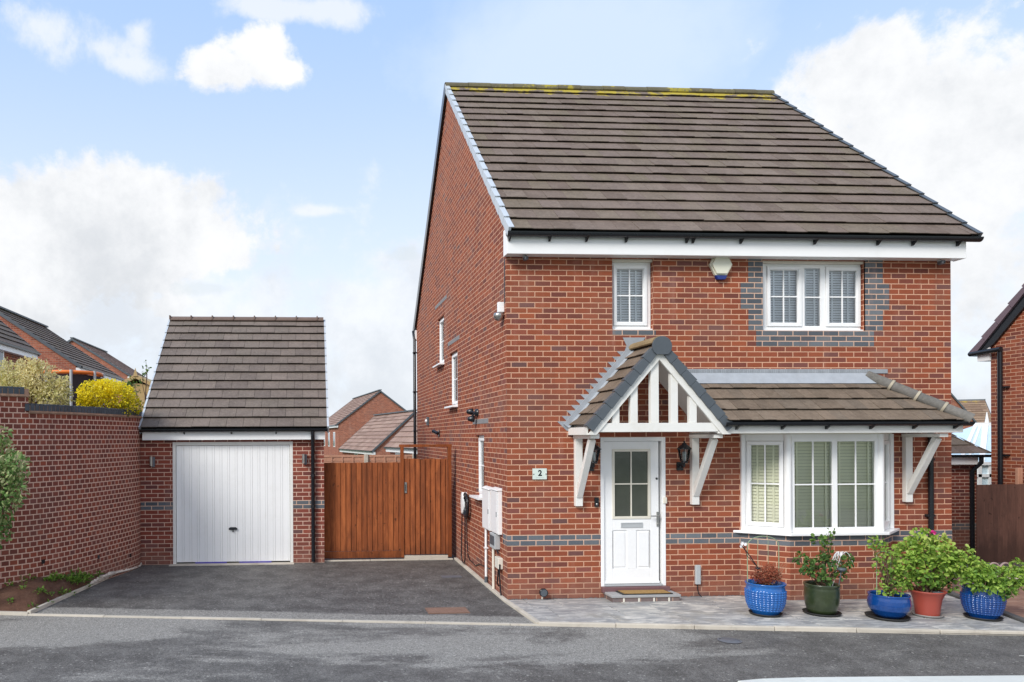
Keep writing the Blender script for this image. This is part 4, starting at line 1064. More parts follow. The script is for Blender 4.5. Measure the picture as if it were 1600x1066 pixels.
# door with frame
m=MB();a,b=go[0],go[1];zt=go[3]
m.box(a,a+.055,GY+.005,GY+.09,0,zt,r=.5);m.box(b-.055,b,GY+.005,GY+.09,0,zt,r=.5);m.box(a+.055,b-.055,GY+.005,GY+.09,zt-.06,zt,r=.5)
gdoor=MB();da,db,dt,dbm=a+.06,b-.06,zt-.065,.03
n_=30;x=da
wds=[];k=0
while x<db-.02:
    w_=.098 if k%2==0 else .038
    x2=min(x+w_,db);dep=GY+.0305 if k%2==0 else GY+.028
    gdoor.box(x+.001,x2-.001,dep,GY+.05,dbm,dt,r=.5);x=x2;k+=1
gdoor.box(da,db,GY+.045,GY+.055,dbm,dt,r=.4)
gdo=gdoor.build('garage_door',mWhite,G,bevel=.003)
m2=m.build('door_frame',mWhiteP,gdo,bevel=.004)
c=gP(364,827);m=MB();m.box(c.x-.075,c.x+.075,GY-.005,GY+.03,c.z-.012,c.z+.018);m.prism([(c.x-.075,GY-.005,c.z+.018),(c.x+.075,GY-.005,c.z+.018),(c.x+.045,GY+.005,c.z+.035),(c.x-.045,GY+.005,c.z+.035)],(0,.02,0))
m.box(c.x-.008,c.x+.008,GY-.0,GY+.03,c.z-.055,c.z-.01);m.build('door_handle',mBlack,gdo,bevel=.003)
m=MB();
for pa_,pb_ in ((305,354),(374,424)): m.box(gP(pa_,877).x,gP(pb_,877).x,GY+.015,GY+.034,dbm-.03,dbm+.0)
m.build_each('bottom_seal',mPurple,gdo)
m=MB();m.box(go[0]-.05,go[1]+.02,GY-.16,GY+.06,-.06,.006);tag(struct(m.build('garage_threshold',mKerb,None,bevel=.005)),'x','x');o=bpy.data.objects['garage_threshold'];del o['label'];del o['category']
for px,lab in ((238.5,'slim steel wall light left of the garage door'),(475.5,'slim steel wall light right of the garage door')):
    c=gP(px,722 if px<300 else 718);t=thing('wall_light',lab,'wall light',(c.x,GY,c.z),'steel wall lights either side of the garage door')
    m=MB();m.tube([(c.x-.012,GY-.075,c.z-.07),(c.x-.012,GY-.075,c.z+.10)],.028,12);m.build('light_tube',mSteel,t)
    m=MB();m.box(c.x-.01,c.x+.045,GY-.06,GY-.001,c.z-.09,c.z+.09);m.build('back_plate',mIron,t,bevel=.004)
# ================================================================= timber fence and gate between garage and house
FY=13.58
fx=[GX1+.0,PY(626,780,FY).x]
t=thing('timber_fence','orange stained closeboard fence panel between garage and gate','fence',(fx[0],FY,0))
zt,zb=PY(565,723,FY).z,PY(565,872,FY).z
x=fx[0];m=MB();k=0
while x<fx[1]-.02:
    w_=min(.098,fx[1]-x);m.prism([(x,FY+.004,zb+.13),(x+w_+.004,FY-.010-R.uniform(0,.004),zb+.13),(x+w_+.004,FY+.006,zb+.13),(x,FY+.02,zb+.13)],(0,0,zt-zb-.13+R.uniform(-.004,.004)));x+=w_;k+=1
m.build('boards',mTimO,t)
m=MB();m.box(fx[0],fx[1],FY-.012,FY+.02,zb,zb+.125);m.build('gravel_board',mTimO,t)
g0,g1=PY(626,780,FY).x,PY(707,780,FY).x
t=thing('garden_gate','orange stained boarded gate in a tall open timber frame against the house','gate',((g0+g1)/2,FY,0))
m=MB();tp=PY(660,694.5,FY).z
m.box(g0,g0+.06,FY-.03,FY+.05,zb,tp-.05);m.box(g1-.09,g1-.02,FY-.03,FY+.05,zb,tp-.05);m.box(g0-.02,g1-.01,FY-.03,FY+.05,tp-.05,tp);m.build('gate_frame',mTimO,t,bevel=.004)
m=MB();x=g0+.065;gt=PY(665,717,FY).z;gb0=PY(665,866,FY).z;xe=g1-.10
while x<xe-.02:
    w_=min(.095,xe-x);d=R.uniform(0,.008);m.prism([(x,FY-.006,gb0),(x+w_+.004,FY-.026-d,gb0),(x+w_+.004,FY-.004,gb0),(x,FY+.012,gb0)],(0,0,gt-gb0+R.uniform(-.006,.006)));x+=w_
gl_=m.build('gate_leaf',mTimO,t)
c=PY(633.5,762,FY);m=MB();m.box(c.x-.018,c.x+.022,FY-.032,FY-.016,c.z-.10,c.z+.10,r=.5);m.box(c.x-.006,c.x+.008,FY-.036,FY-.032,c.z-.06,c.z+.06,r=.5,mi=1);m.build('latch_plate',[mSteel,mBlack],gl_)
m=MB();m.box(g0+.06,g1-.09,FY-.02,FY+.05,-.05,gb0-.02);tag(m.build('gate_threshold',mKerb,None,bevel=.006),'weathered pale threshold block under the gate','threshold')
# far closeboard fence with concrete posts
RFY=22.
t=thing('fence_run','pale pink timber fence run with concrete posts behind the orange fence','fence',(1,RFY,0))
zt=PY(575,711,RFY).z;m=MB()
xa,xb=PY(495,715,RFY).x,PY(650,715,RFY).x+1.2
for k in range(9): m.box(xa,xb,RFY+(k%2)*.01,RFY+.02+(k%2)*.01,zt-.06-.12*(k+1)+.003,zt-.06-.12*k)
m.box(xa,xb,RFY-.02,RFY+.03,zt-.055,zt);m.build('boards',mTimP,t)
m=MB()
for k in range(16): x=xa+.1+k*.32;m.box(x,x+.04,RFY-.02,RFY-.002,zt-1.1,zt-.056)
m.build('battens',mTimP,t)
for px in (572,647):
    x=PY(px,715,RFY).x;m=MB();m.box(x-.06,x+.06,RFY-.06,RFY-.021,-.3,zt+.03);m.build('concrete_post',mKerb,t,bevel=.01)
# ================================================================= curved garden wall
wp=[(-420,9.25),(-200,9.4),(-60,9.6),(-30,9.8),(0,10.0),(45,10.28),(80,10.62),(112,11.0),(142,11.42),(169,11.9),(192,12.35),(209,12.75),(218,13.05),(221,13.42)]
pts=[]
for px,d in wp:
    r_=ray(px,700);pts.append(Vector((r_.x*d/(r_.y*math.cos(TH)+r_.x*math.sin(TH)),0,0)));k=d/(r_.y*math.cos(TH)+r_.x*math.sin(TH));pts[-1]=Vector((r_.x*k,r_.y*k,0))
# smooth subdivide (Catmull-Rom)
def cr(P,n=5):
    out=[]
    for i in range(len(P)-1):
        p0=P[max(i-1,0)];p1=P[i];p2=P[i+1];p3=P[min(i+2,len(P)-1)]
        for k in range(n):
            t=k/n;out.append(.5*((2*p1)+(-p0+p2)*t+(2*p0-5*p1+4*p2-p3)*t*t+(-p0+3*p1-3*p2+p3)*t**3))
    out.append(P[-1]);return out
C=cr(pts,5);CT=2.625
W=thing('garden_wall','curved header bond brick garden wall with blue brick coping','wall',(C[0].x,C[0].y,0))
m=MB();acc=0;arc=[0]
for i in range(len(C)-1): arc.append(arc[-1]+(C[i+1]-C[i]).length)
# index where the wall steps up (left of px 45)
stp=25
def nrm(i):
    d=(C[min(i+1,len(C)-1)]-C[max(i-1,0)]).normalized();return Vector((-d.y,d.x,0))
for i in range(len(C)-1):
    top=2.85 if i<stp else CT
    a,b=C[i],C[i+1];u0,u1=arc[i],arc[i+1]
    m.add([a+Vector((0,0,-.3)),b+Vector((0,0,-.3)),b+Vector((0,0,top)),a+Vector((0,0,top))],[(0,1,2,3)],uv=[[(u0,-.3),(u1,-.3),(u1,top),(u0,top)]],smooth=True)
    na,nb=nrm(i)*.215,nrm(i+1)*.215
    m.add([b+nb+Vector((0,0,-.3)),a+na+Vector((0,0,-.3)),a+na+Vector((0,0,top)),b+nb+Vector((0,0,top))],[(0,1,2,3)],uv=[[(u1,-.3),(u0,-.3),(u0,top),(u1,top)]])
    m.add([a+Vector((0,0,top)),b+Vector((0,0,top)),b+nb+Vector((0,0,top)),a+na+Vector((0,0,top))],[(0,1,2,3)])
s_=C[stp];n0=nrm(stp)*.215
m.add([s_+Vector((0,0,CT)),s_+n0+Vector((0,0,CT)),s_+n0+Vector((0,0,2.85)),s_+Vector((0,0,2.85))],[(0,1,2,3)],uv=[[(0,CT),(.215,CT),(.215,2.85),(0,2.85)]])
m.build('brickwork',mBrickW,W)
def onarc(s):
    for i in range(len(arc)-1):
        if arc[i]<=s<=arc[i+1]+1e-6:
            t=(s-arc[i])/(arc[i+1]-arc[i]);return C[i].lerp(C[i+1],t),nrm(i).lerp(nrm(i+1),t).normalized(),(C[i+1]-C[i]).normalized()
    return C[-1],nrm(len(C)-1),(C[-1]-C[-2]).normalized()
m=MB();m2=MB();s_=0.02
while s_<arc[-1]-.04:
    top=2.85 if s_+.06<arc[stp] else CT
    p,n_,d=onarc(s_+.034)
    h=.105+R.uniform(-.003,.003);z=top+.028
    q=[p-n_*.018-d*.031,p-n_*.018+d*.031,p+n_*.23+d*.031,p+n_*.23-d*.031]
    m.prism([v+Vector((0,0,z)) for v in q],(0,0,h));
    s_+=.0745
m.build('coping_brick',simple('blue_coping',(.062,.075,.09),.6,.35,14,.3),W,bevel=.006)
for i in range(len(C)-1):
    top=2.85 if i<stp else CT
    a,b=C[i],C[i+1];na,nb=nrm(i),nrm(i+1)
    m2.prism([a-na*.028+Vector((0,0,top+.003)),b-nb*.028+Vector((0,0,top+.003)),b+nb*.235+Vector((0,0,top+.003)),a+na*.235+Vector((0,0,top+.003))],(0,0,.03))
    m2.prism([a-na*.008+Vector((0,0,top+.033)),b-nb*.008+Vector((0,0,top+.033)),b+nb*.22+Vector((0,0,top+.033)),a+na*.22+Vector((0,0,top+.033))],(0,0,.075))
m2.build('tile_creasing',simple('creasing',(.36,.22,.15),.85,.4,14,.4),W)
for px,py in ((68,877),(155,870),(202,868)):
    # weep holes
    s_=min(range(len(C)),key=lambda i:abs((lambda v:((v.x*math.cos(TH)-v.y*math.sin(TH))/(v.x*math.sin(TH)+v.y*math.cos(TH))*F+XC))(C[i])-px))
    p=C[s_];n_=nrm(s_);d=(C[min(s_+1,len(C)-1)]-C[s_-1]).normalized();dd=p.x*math.sin(TH)+p.y*math.cos(TH)
    z=HC-(py-684.5)/F*dd;m=MB();q=[p-n_*.004-d*.03,p-n_*.004+d*.03,p+n_*.05+d*.03,p+n_*.05-d*.03]
    m.prism([v+Vector((0,0,z-.03)) for v in q],(0,0,.06));m.build('weep_hole',mBlack,W)
# ================================================================= ground
def sheet(name,poly,z,mat,th=0,kind='structure'):
    m=MB()
    P=[Vector((p[0],p[1],p[2] if len(p)>2 else z)) for p in poly];m.add(P,[tuple(range(len(P)))])
    o=m.build(name,mat,None);struct(o,kind);return o
struct(MB().box(-600,600,-600,600,-.95,-.80).build('ground',mGrass,None))
cur0=PZ(-700,940,0);c45=PZ(45,960,0);c842=PZ(842,976,0);cR=PZ(2000,996,0)
# road
o=sheet('road',[(-60,-2,0),(60,-2,0),(60,cR.y-3,0),(cR.x,cR.y-.0,0),(c842.x,c842.y,0),(c45.x,c45.y,0),(cur0.x,cur0.y+.1,0),(-60,12,0)],-.012,mRoad)
bpy.data.objects['road'].location.z=-.012
struct(MB().box(-60,60,-30,-2,-.3,.02).build('verge',mGrass,None))
# driveway
dl=PZ(165,905,0);gl0=Vector((GX0+.02,GY-.15,0))
o=sheet('driveway',[(c45.x,c45.y),(c842.x,c842.y),(XL+.02,YF+.0),(XL+.02,14.2),(GX0-.1,14.2),(GX0-.1,13.1),(dl.x,dl.y)],-.004,mDrive)
o=sheet('back_yard',[(GX0-6,14.2),(XL+.02,14.2),(XL+.02,40),(GX0-6,40)],-.02,mPave)
def strip(name,a,b,w,h,mat,seg=.9,z0=-.03,obj=True,mb=None,gap=.006):
    a=Vector(a);b=Vector(b);L_=(b-a).length;d=(b-a)/L_;n_=Vector((-d.y,d.x,0));s_=0;m=mb or MB()
    while s_<L_:
        e=min(s_+seg-gap,L_);j=R.uniform(-.003,.003);p,q=a+d*s_,a+d*e
        m.prism([(p-n_*w/2+Vector((0,0,z0))),(q-n_*w/2+Vector((0,0,z0))),(q+n_*w/2+Vector((0,0,z0))),(p+n_*w/2+Vector((0,0,z0)))],(0,0,h-z0+j));s_+=seg
    if mb: return m
    o=m.build(name,mat,None,bevel=.004);struct(o);return o
e=MB();strip('',c45,c842,.055,.006,None,1.02,mb=e);strip('',(cur0.x,cur0.y,0),c45,.06,.03,None,.9,mb=e)
o=e.build('kerb',mKerb,None,bevel=.003);struct(o)
e=MB();strip('',c45,dl,.05,.045,None,.9,mb=e);strip('',dl,(GX0+.0,GY-.05,0),.05,.04,None,.5,mb=e)
strip('',(XL-.045,13.5,0),(XL-.045,YF-.05,0),.06,.03,None,.9,mb=e);strip('',(XL-.045,YF-.05,0),c842,.06,.03,None,.45,mb=e)
strip('',(GX1-.05,FY-.1,0),(XL-.1,FY-.1,0),.05,.02,None,.9,mb=e)
struct(e.build('edging_stone',mKerb,None,bevel=.006))
pE=PZ(1700,993,0)
e=MB();strip('',c842,pE,.06,.035,None,.9,mb=e);struct(e.build('patio_edging',mKerb,None,bevel=.008))
# front patio of stone flags
pr0=Vector((9.35,10.6,0));pr1=PZ(1600,976,0);
def patio_front(x): return c842.y+(x-c842.x)*(pE.y-c842.y)/(pE.x-c842.x)+.03
def patio_left(y): return XL+.02+ (c842.x-XL)*(YF-y)/(YF-c842.y)
kr0=PZ(1478,928,0);kr1=PZ(1640,988,0)
def right_lim(y): return kr0.x+(kr1.x-kr0.x)*(y-kr0.y)/(kr1.y-kr0.y)
sheet('patio_base',[(c842.x,c842.y),(pE.x-.3,patio_front(pE.x)-.03),(kr0.x,kr0.y),(kr0.x+.1,12),(XR,12),(XR,YF+.1),(XL,YF+.1)],.003,mJoint)
m=MB();y=YF-.04
ri=0;depths=[.42,.56,.42,.56,.42]
while y>7.6:
    dpt=depths[ri];x=XL+.02-R.uniform(0,.4)
    while x<11:
        w_=R.choice([.42,.56,.84,.84]);xa,xb=x,x+w_-.010;ya,yb=y-dpt+.010,y
        x+=w_
        # clip against front and right edges by sampling corners
        poly=[(xa,ya),(xb,ya),(xb,yb),(xa,yb)]
        def clip(poly,f):
            out=[]
            for i in range(len(poly)):
                p,q=poly[i],poly[(i+1)%len(poly)];fp,fq=f(p),f(q)
                if fp>=0:out.append(p)
                if fp*fq<0:
                    t=fp/(fp-fq);out.append((p[0]+(q[0]-p[0])*t,p[1]+(q[1]-p[1])*t))
            return out
        poly=clip(poly,lambda p:p[1]-patio_front(p[0]))
        if len(poly)>2: poly=clip(poly,lambda p:right_lim(p[1])-.06-p[0])
        if len(poly)>2: poly=clip(poly,lambda p:p[0]-XL-.01+0*(p[1]))
        if len(poly)>2: m.prism([(a,b,.004) for a,b in poly],(0,0,.012+R.uniform(0,.003)))
    y-=dpt;ri=(ri+1)%5
struct(m.build('patio',mPave,None,bevel=.003))
# dark gravel line along the wall base
def stones(name,fn,n,sz,mat,lab=None):
    m=MB()
    for _ in range(n):
        p=fn();s_=sz*R.uniform(.5,1.3)
        v=[p+Vector((R.uniform(.6,1)*s_*a,R.uniform(.6,1)*s_*b,R.uniform(.5,.9)*s_*c)) for a,b,c in ((1,0,0),(0,1,0),(-1,0,0),(0,-1,0),(0,0,1),(0,0,-.6))]
        m.add(v,[(0,1,4),(1,2,4),(2,3,4),(3,0,4),(1,0,5),(2,1,5),(3,2,5),(0,3,5)],r=R.random())
    o=m.build(name,mat,None);struct(o,'stuff')
    if lab: o['label']=lab
    return o
stones('wall_base_gravel',lambda:Vector((R.uniform(XL,XR),YF-R.uniform(.0,.055),.012)),1400,.014,mKerbD)
# kerb and block paving right of the patio, neighbour's drive beyond
e=MB();strip('',kr1,kr0,.10,.05,None,.9,mb=e);strip('',kr0,(kr0.x+.35,13.5,0),.10,.03,None,.9,mb=e);struct(e.build('dark_kerb',mKerbD,None,bevel=.01))
sheet('block_paving',[(kr1.x,kr1.y,0),(kr1.x+4,kr1.y+.6,0),(kr0.x+1.75,11.2,-.02),(kr0.x+.35,11.8,-.03),(kr0.x,kr0.y,0)],0,mBlockPave)
sheet('neighbour_drive',[(kr1.x+4,kr1.y+.6,-.006),(kr1.x+12,kr1.y+3,-.01),(30,15.5,-.42),(XR-.5,15.5,-.42),(kr0.x+.3,11.8,-.036),(kr0.x+1.7,11.2,-.026)],0,mDrive)
e=MB();strip('',(kr0.x+1.75,11.2,0),(kr1.x+4,kr1.y+.6,0),.10,.05,None,.9,mb=e);struct(e.build('pale_kerb',mKerb,None,bevel=.01))
# soil bed
def wallpt(i,off=.0): p=C[i];return p-nrm(i)*off
m=MB();ins=[];base=[]
zb={0:.34}
def bz_(px): 
    for (a,za),(b,zb_) in zip([(-60,.38),(45,.31),(112,.21),(169,.075),(205,.0),(222,-.01)][:-1],[(-60,.38),(45,.31),(112,.21),(169,.075),(205,.0),(222,-.01)][1:]):
        if a<=px<=b: return za+(zb_-za)*(px-a)/(b-a)
    return .38 if px<0 else 0
pxs=[]
for i in range(len(C)):
    k=min(i/5,len(wp)-1);i0=int(k);t=k-i0;pxs.append(wp[i0][0]*(1-t)+wp[min(i0+1,len(wp)-1)][0]*t)
front=[]
NV=14
for i in range(len(C)):
    p=C[i];t=i/(len(C)-1)
    # matching point on the kerb line, moving from far left to the garage corner
    s_=min(1,max(0,(t-.0)/.98))
    path=[Vector((cur0.x,cur0.y,0)),c45,dl,Vector((GX0,GY-.05,0))]
    # param by stage
    if s_<.45: q=path[0].lerp(path[1],s_/.45)
    elif s_<.87: q=path[1].lerp(path[2],(s_-.45)/.42)
    else: q=path[2].lerp(path[3],(s_-.87)/.13)
    front.append((q,Vector((p.x,p.y,bz_(pxs[i])))))
V=[];Fc=[]
for i,(q,p) in enumerate(front):
    for k in range(NV+1):
        t=k/NV;v=q.lerp(p,t);v.z+=-.0+(.035*math.sin(PI*t) if 0<k<NV else 0)+(R.uniform(-.012,.016) if 0<k<NV else 0)+(.02 if k==NV else .012);V.append(v+(Vector((0,0,0))))
n1=NV+1
for i in range(len(front)-1):
    for k in range(NV): Fc.append((i*n1+k,(i+1)*n1+k,(i+1)*n1+k+1,i*n1+k+1))
m=MB();m.add(V,Fc,smooth=True);struct(m.build('soil_bed',mSoil,None))
def soilpt(a,b):
    i=min(int(a*(len(front)-1)),len(front)-2);q,p=front[i];q2,p2=front[i+1];f_=a*(len(front)-1)-i
    x=q.lerp(q2,f_).lerp(p.lerp(p2,f_),b);x.z+=.03*math.sin(PI*b)+.012;return x
def soil_at(px,py):
    best=None
    for i in range(60):
        for k in range(30):
            p=soilpt(i/60,k/30);dd=p.x*math.sin(TH)+p.y*math.cos(TH);ax=(p.x*math.cos(TH)-p.y*math.sin(TH))/dd*F+XC;ay=YC-(p.z-HC)/dd*F+2.
            e_=(ax-px)**2+(ay-py)**2
            if best is None or e_<best[0]:best=(e_,p)
    return best[1]
stones('pebbles',lambda:(lambda a,b:soilpt(a,b))(R.uniform(.66,1.0)**.85,R.uniform(.05,.98)),900,.034,mStone)
# garden behind the wall, retained
gp=[C[i]+nrm(i)*.24 for i in range(0,len(C)-3)]
P=[(p.x,p.y,-.5) for p in gp]+[(GX0-.06,GY+.3,-.5),(GX0-.06,22,-.5),(-30,22,-.5),(-30,gp[0].y,-.5)]
m=MB();m.prism(P,(0,0,3.0));struct(m.build('raised_garden',mSoil,None))
# drain cover, small cover, pale opposite kerb
a=PZ(657,947);b=PZ(722,947);c=PZ(745,961);d=PZ(672,962)
m=MB();ctr=(a+b+c+d)/4
x0_,x1_,y0_,y1_=ctr.x-.27,ctr.x+.27,ctr.y-.16,ctr.y+.16
m.box(x0_,x1_,y0_,y1_,-.02,.004);m.box(x0_+.012,x1_-.012,y0_+.012,y1_-.012,.0042,.0065)
tag(m.build('drain_cover',mRust,None),'rusty rectangular drain cover set in the black driveway','drain cover')
c=PZ(1140,1000);m=MB();m.lathe([(0,0.0),(.10,.0),(.105,-.004)],(c.x,c.y,-.005),28);m.lathe([(.108,-.0),(.125,-.0)],(c.x,c.y,-.0045),28);tag(m.build('stopcock_cover',mIron,None),'small round grey access cover in the road','manhole cover')
a=PZ(690,901);m=MB();m.box(a.x,a.x+.32,a.y-.08,a.y+.08,-.01,.002);tag(m.build('access_cover',mIron,None),'small worn rectangular plate in the driveway near the charger','drain cover')
k0=PZ(1148,1068,0);m=MB()
path=[PZ(1152,1067,0),PZ(1190,1063.5,0),PZ(1250,1061.5,0),PZ(1400,1060,0),PZ(1650,1058,0)]
far=path;near=[p+Vector((.1*0,-.28,0)) for p in path];near[0]=path[0]+Vector((.02,-.06,0))
for i in range(4): m.prism([far[i]+Vector((0,0,-.02)),far[i+1]+Vector((0,0,-.02)),near[i+1]+Vector((0,0,-.02)),near[i]+Vector((0,0,-.02))],(0,0,.04))
a_=PZ(1400,1063,0)
sheet('bounce_footpath',[(near[0].x-.1,4.2,.012),(30,4.2,.012),(30,near[-1].y+.02,.012),(near[-1].x,near[-1].y+.02,.012),(near[1].x,near[1].y+.01,.012),(near[0].x,near[0].y,.012)],0,mPaint)  # pale strip out of view, added to bounce light up at the bay
struct(m.build('near_kerb',mPaint,None,bevel=.006))
a=PZ(1592,1024,0);m=MB();m.prism([(a.x,a.y,-.006),(a.x+.5,a.y-.03,-.006),(a.x+.5,a.y-.12,-.006)],(0,0,.003));struct(m.build('road_marking',mPaint,None))
# ================================================================= background buildings
def house(name,lab,org,yaw,run,length,base,eave,ridge,bm,tm,wins=(),overhang=.25,cat='house',tw=.9,gauge=.33):
    """gable end at local y=0 faces -y; ridge along local +y; local x from -run..run"""
    t=thing(name,lab,cat,(org[0],org[1],base));Tm=Matrix.Translation((org[0],org[1],0))@Matrix.Rotation(yaw,4,'Z')
    m=MB(Tm);m.quad((-run,0,base),(run,0,base),(run,0,eave),(0,0,ridge),(-run,0,eave));m.quad((run,length,base),(-run,length,base),(-run,length,eave),(0,length,ridge),(run,length,eave))
    m.quad((-run,length,base),(-run,0,base),(-run,0,eave),(-run,length,eave));m.quad((run,0,base),(run,length,base),(run,length,eave),(run,0,eave))
    m.build('wall',bm,t)
    sl_=math.atan2(ridge-eave,run);L_=(run+overhang)/math.cos(sl_);n=max(3,int(L_/gauge));ez=eave-overhang*math.tan(sl_)+.06
    r=MB(Tm)
    for sg in (-1,1):
        tileroof(r,(sg*(run+overhang),-.08,ez),(0,1,0),Vector((-sg*math.cos(sl_),0,math.sin(sl_))),[L_*i/n for i in range(n+1)],tw,lambda q:0,lambda q:length+.16,th=.045,gap=.0)
    ro=r.build('roof',tm,t)
    m=MB(Tm)
    for sg in (-1,1):
        for y_ in (-.10,length+.08):
            m.prism([(sg*(run+overhang),y_,ez+.05),(0,y_,ez+.05+L_*math.sin(sl_)),(0,y_,ez-.10+L_*math.sin(sl_)),(sg*(run+overhang),y_,ez-.10)],(0,.03,0))
    m.box(-.12,.12,-.1,length+.1,ridge+.10,ridge+.17);m.build('verge',mGrey,ro)
    m=MB(Tm)
    for sg in (-1,1): m.box(sg*(run+.02),sg*(run+overhang-.04),-.05,length+.05,ez-.20,ez-.03,r=.5)
    m.build_each('fascia',mWhite,t)
    m=MB(Tm)
    for sg in (-1,1): m.box(sg*(run+overhang-.04),sg*(run+overhang+.06),-.08,length+.08,ez-.04,ez+.02)
    m.build_each('gutter',mBlack,t)
    for (side,u,z,w,h) in wins:
        f=MB(Tm)
        if side=='L': f.box(-run-.03,-run+.0,u-w/2,u+w/2,z,z+h);g_=MB(Tm);[g_.box(-run-.035,-run-.031,u-w/2+.07+i*(w-.14)/2+.02,u-w/2+.07+(i+1)*(w-.14)/2-.02,z+.08,z+h-.08) for i in range(2)]
        elif side=='R': f.box(run,run+.03,u-w/2,u+w/2,z,z+h);g_=MB(Tm);[g_.box(run+.031,run+.035,u-w/2+.07+i*(w-.14)/2+.02,u-w/2+.07+(i+1)*(w-.14)/2-.02,z+.08,z+h-.08) for i in range(2)]
        else: f.box(u-w/2,u+w/2,-.03,0,z,z+h);g_=MB(Tm);[g_.box(u-w/2+.07+i*(w-.14)/2+.02,u-w/2+.07+(i+1)*(w-.14)/2-.02,-.035,-.031,z+.08,z+h-.08) for i in range(2)]
        fo=f.build('window',mWhite,t);g_.build('pane',mFarGlass,fo)
    return t
mFarGlass=simple('far_pane',(.16,.19,.22),.1,.3,2,spec=.8)
# centre, tall house
d=62.;a=PY(594,610,d);e_=PY(528,662,d)
house('brick_house','distant two storey brick house with plain gable behind the timber fence',(a.x,d),math.radians(6),a.x-e_.x,14,-2.2,e_.z,a.z-.1,mBrickFar,mTileF,[('L',2.5,e_.z-2.,1.1,1.3),('L',6,e_.z-2.,1.1,1.3),('L',9.5,e_.z-2,1.1,1.3),('L',2.5,e_.z-4.7,1.1,1.3),('L',6,e_.z-4.7,1.1,1.3),('L',9.5,e_.z-4.7,1.1,1.3)],tw=1.2)
d=44.;a=PY(648,642,d);e_=PY(585,701,d)
house('brick_house','distant lower house with brown tile roof, in front of the taller plain gable',(a.x,d),math.radians(9.5),a.x-e_.x,9.5,-2.6,e_.z,a.z-.1,mBrickFar,mTileF,[('L',1.6,e_.z-1.3,.9,1.),('L',5,e_.z-1.3,.9,1.)],tw=1.0)
d=36.;e_=PY(601,697,d);L3=7.;ya3=math.radians(9.5)
t=house('brick_house','distant small tiled roof beside the black downpipe of the big house',(e_.x+2.45+L3*math.sin(ya3),d-L3*math.cos(ya3)),ya3,2.25,L3,-2.6,e_.z+.12,e_.z+2.35,mBrickFar,mTileF,[('L',5.6,e_.z-1.2,.8,.9),('L',2.6,e_.z-1.2,.8,.9)],tw=1.)
# left houses
d=26.;c_=PY(60,546,d)
l1=house('brick_house','nearest house on the left, its brown roof and white fascia cut by the photo edge',(c_.x-4.6,15.5),0,4.35,10.5,-.5,c_.z-.0,c_.z+3.7,mBrick,mTile,[('R',3.5,c_.z-1.55,1.3,1.25),('R',7.6,c_.z-1.55,1.2,1.25)],tw=.6)
d=31.;e_=PY(128,577,d);rdg=PY(-20,474,d)
house('brick_house','left house with large brick gable and long dark roof slope behind the trampoline',(rdg.x,d),0,e_.x-rdg.x-.25,6.6,-.5,e_.z+.2,rdg.z-.1,mBrickFar,mTile,[],tw=.5)
d=50.;a=PY(113,529,d);e_=PY(205,590,d)
house('brick_house','farthest house on the left showing one brick gable edge',(a.x,d),0,e_.x-a.x-.25,8,-.5,e_.z+.2,a.z-.1,mBrickFar,mTileF,[],tw=.9)
# trampoline
d=17.5;a=PY(45,584,d);b=PY(143,588,d);cxx=(a.x+b.x)/2;rr=(b.x-a.x)/2
t=thing('trampoline','garden trampoline with dark safety net and orange top rail','trampoline',(cxx,d+rr,2.5))
cy_=d+rr;ztop=PY(95,581,d).z;m=MB();m.tube([(cxx+rr*math.cos(2*PI*k/36),cy_+rr*math.sin(2*PI*k/36),ztop) for k in range(37)],.045,8,cap=False);m.build('top_rail',mOrange,t)
m=MB();m.lathe([(rr-.02,-1.7),(rr-.02,-.05)],(cxx,cy_,ztop),36);m.build('net',mNet,t)
for k in range(8):
    a_=2*PI*(k+.42)/8;m=MB();m.tube([(cxx+(rr+.04)*math.cos(a_),cy_+(rr+.04)*math.sin(a_),1.9),(cxx+(rr+.04)*math.cos(a_),cy_+(rr+.04)*math.sin(a_),ztop+.05)],.035,8);m.build('pole',mGreyBox,t)
m=MB();m.lathe([(0,0),(rr,0),(rr+.1,-.05)],(cxx,cy_,ztop-1.7),36);m.build('bed',mRubber,t)
# small shed
d=20.;a=PY(213,584,d);b=PY(190,598,d);t=thing('garden_shed','small yellow timber shed gable with pointed finial','shed',(a.x,d,2.0))
w_=a.x-b.x;m=MB();m.prism([(a.x-w_*.95,d,1.9),(a.x+w_*.95,d,1.9),(a.x+w_*.95,d,b.z-.08),(a.x,d,a.z-.25),(a.x-w_*.95,d,b.z-.08)],(0,1.8,0));m.build('cladding',mTimY,t)
m=MB()
for sg in (-1,1): m.prism([(a.x,d-.1,a.z-.13),(a.x+sg*w_*1.15,d-.1,b.z-.12),(a.x+sg*w_*1.15,d-.1,b.z-.02),(a.x,d-.1,a.z-.02)],(0,2,0))
m.prism([(a.x-.06,d-.12,a.z-.08),(a.x+.06,d-.12,a.z-.08),(a.x,d-.12,a.z+.14)],(0,.04,0));m.build('roof',mTimY,t)
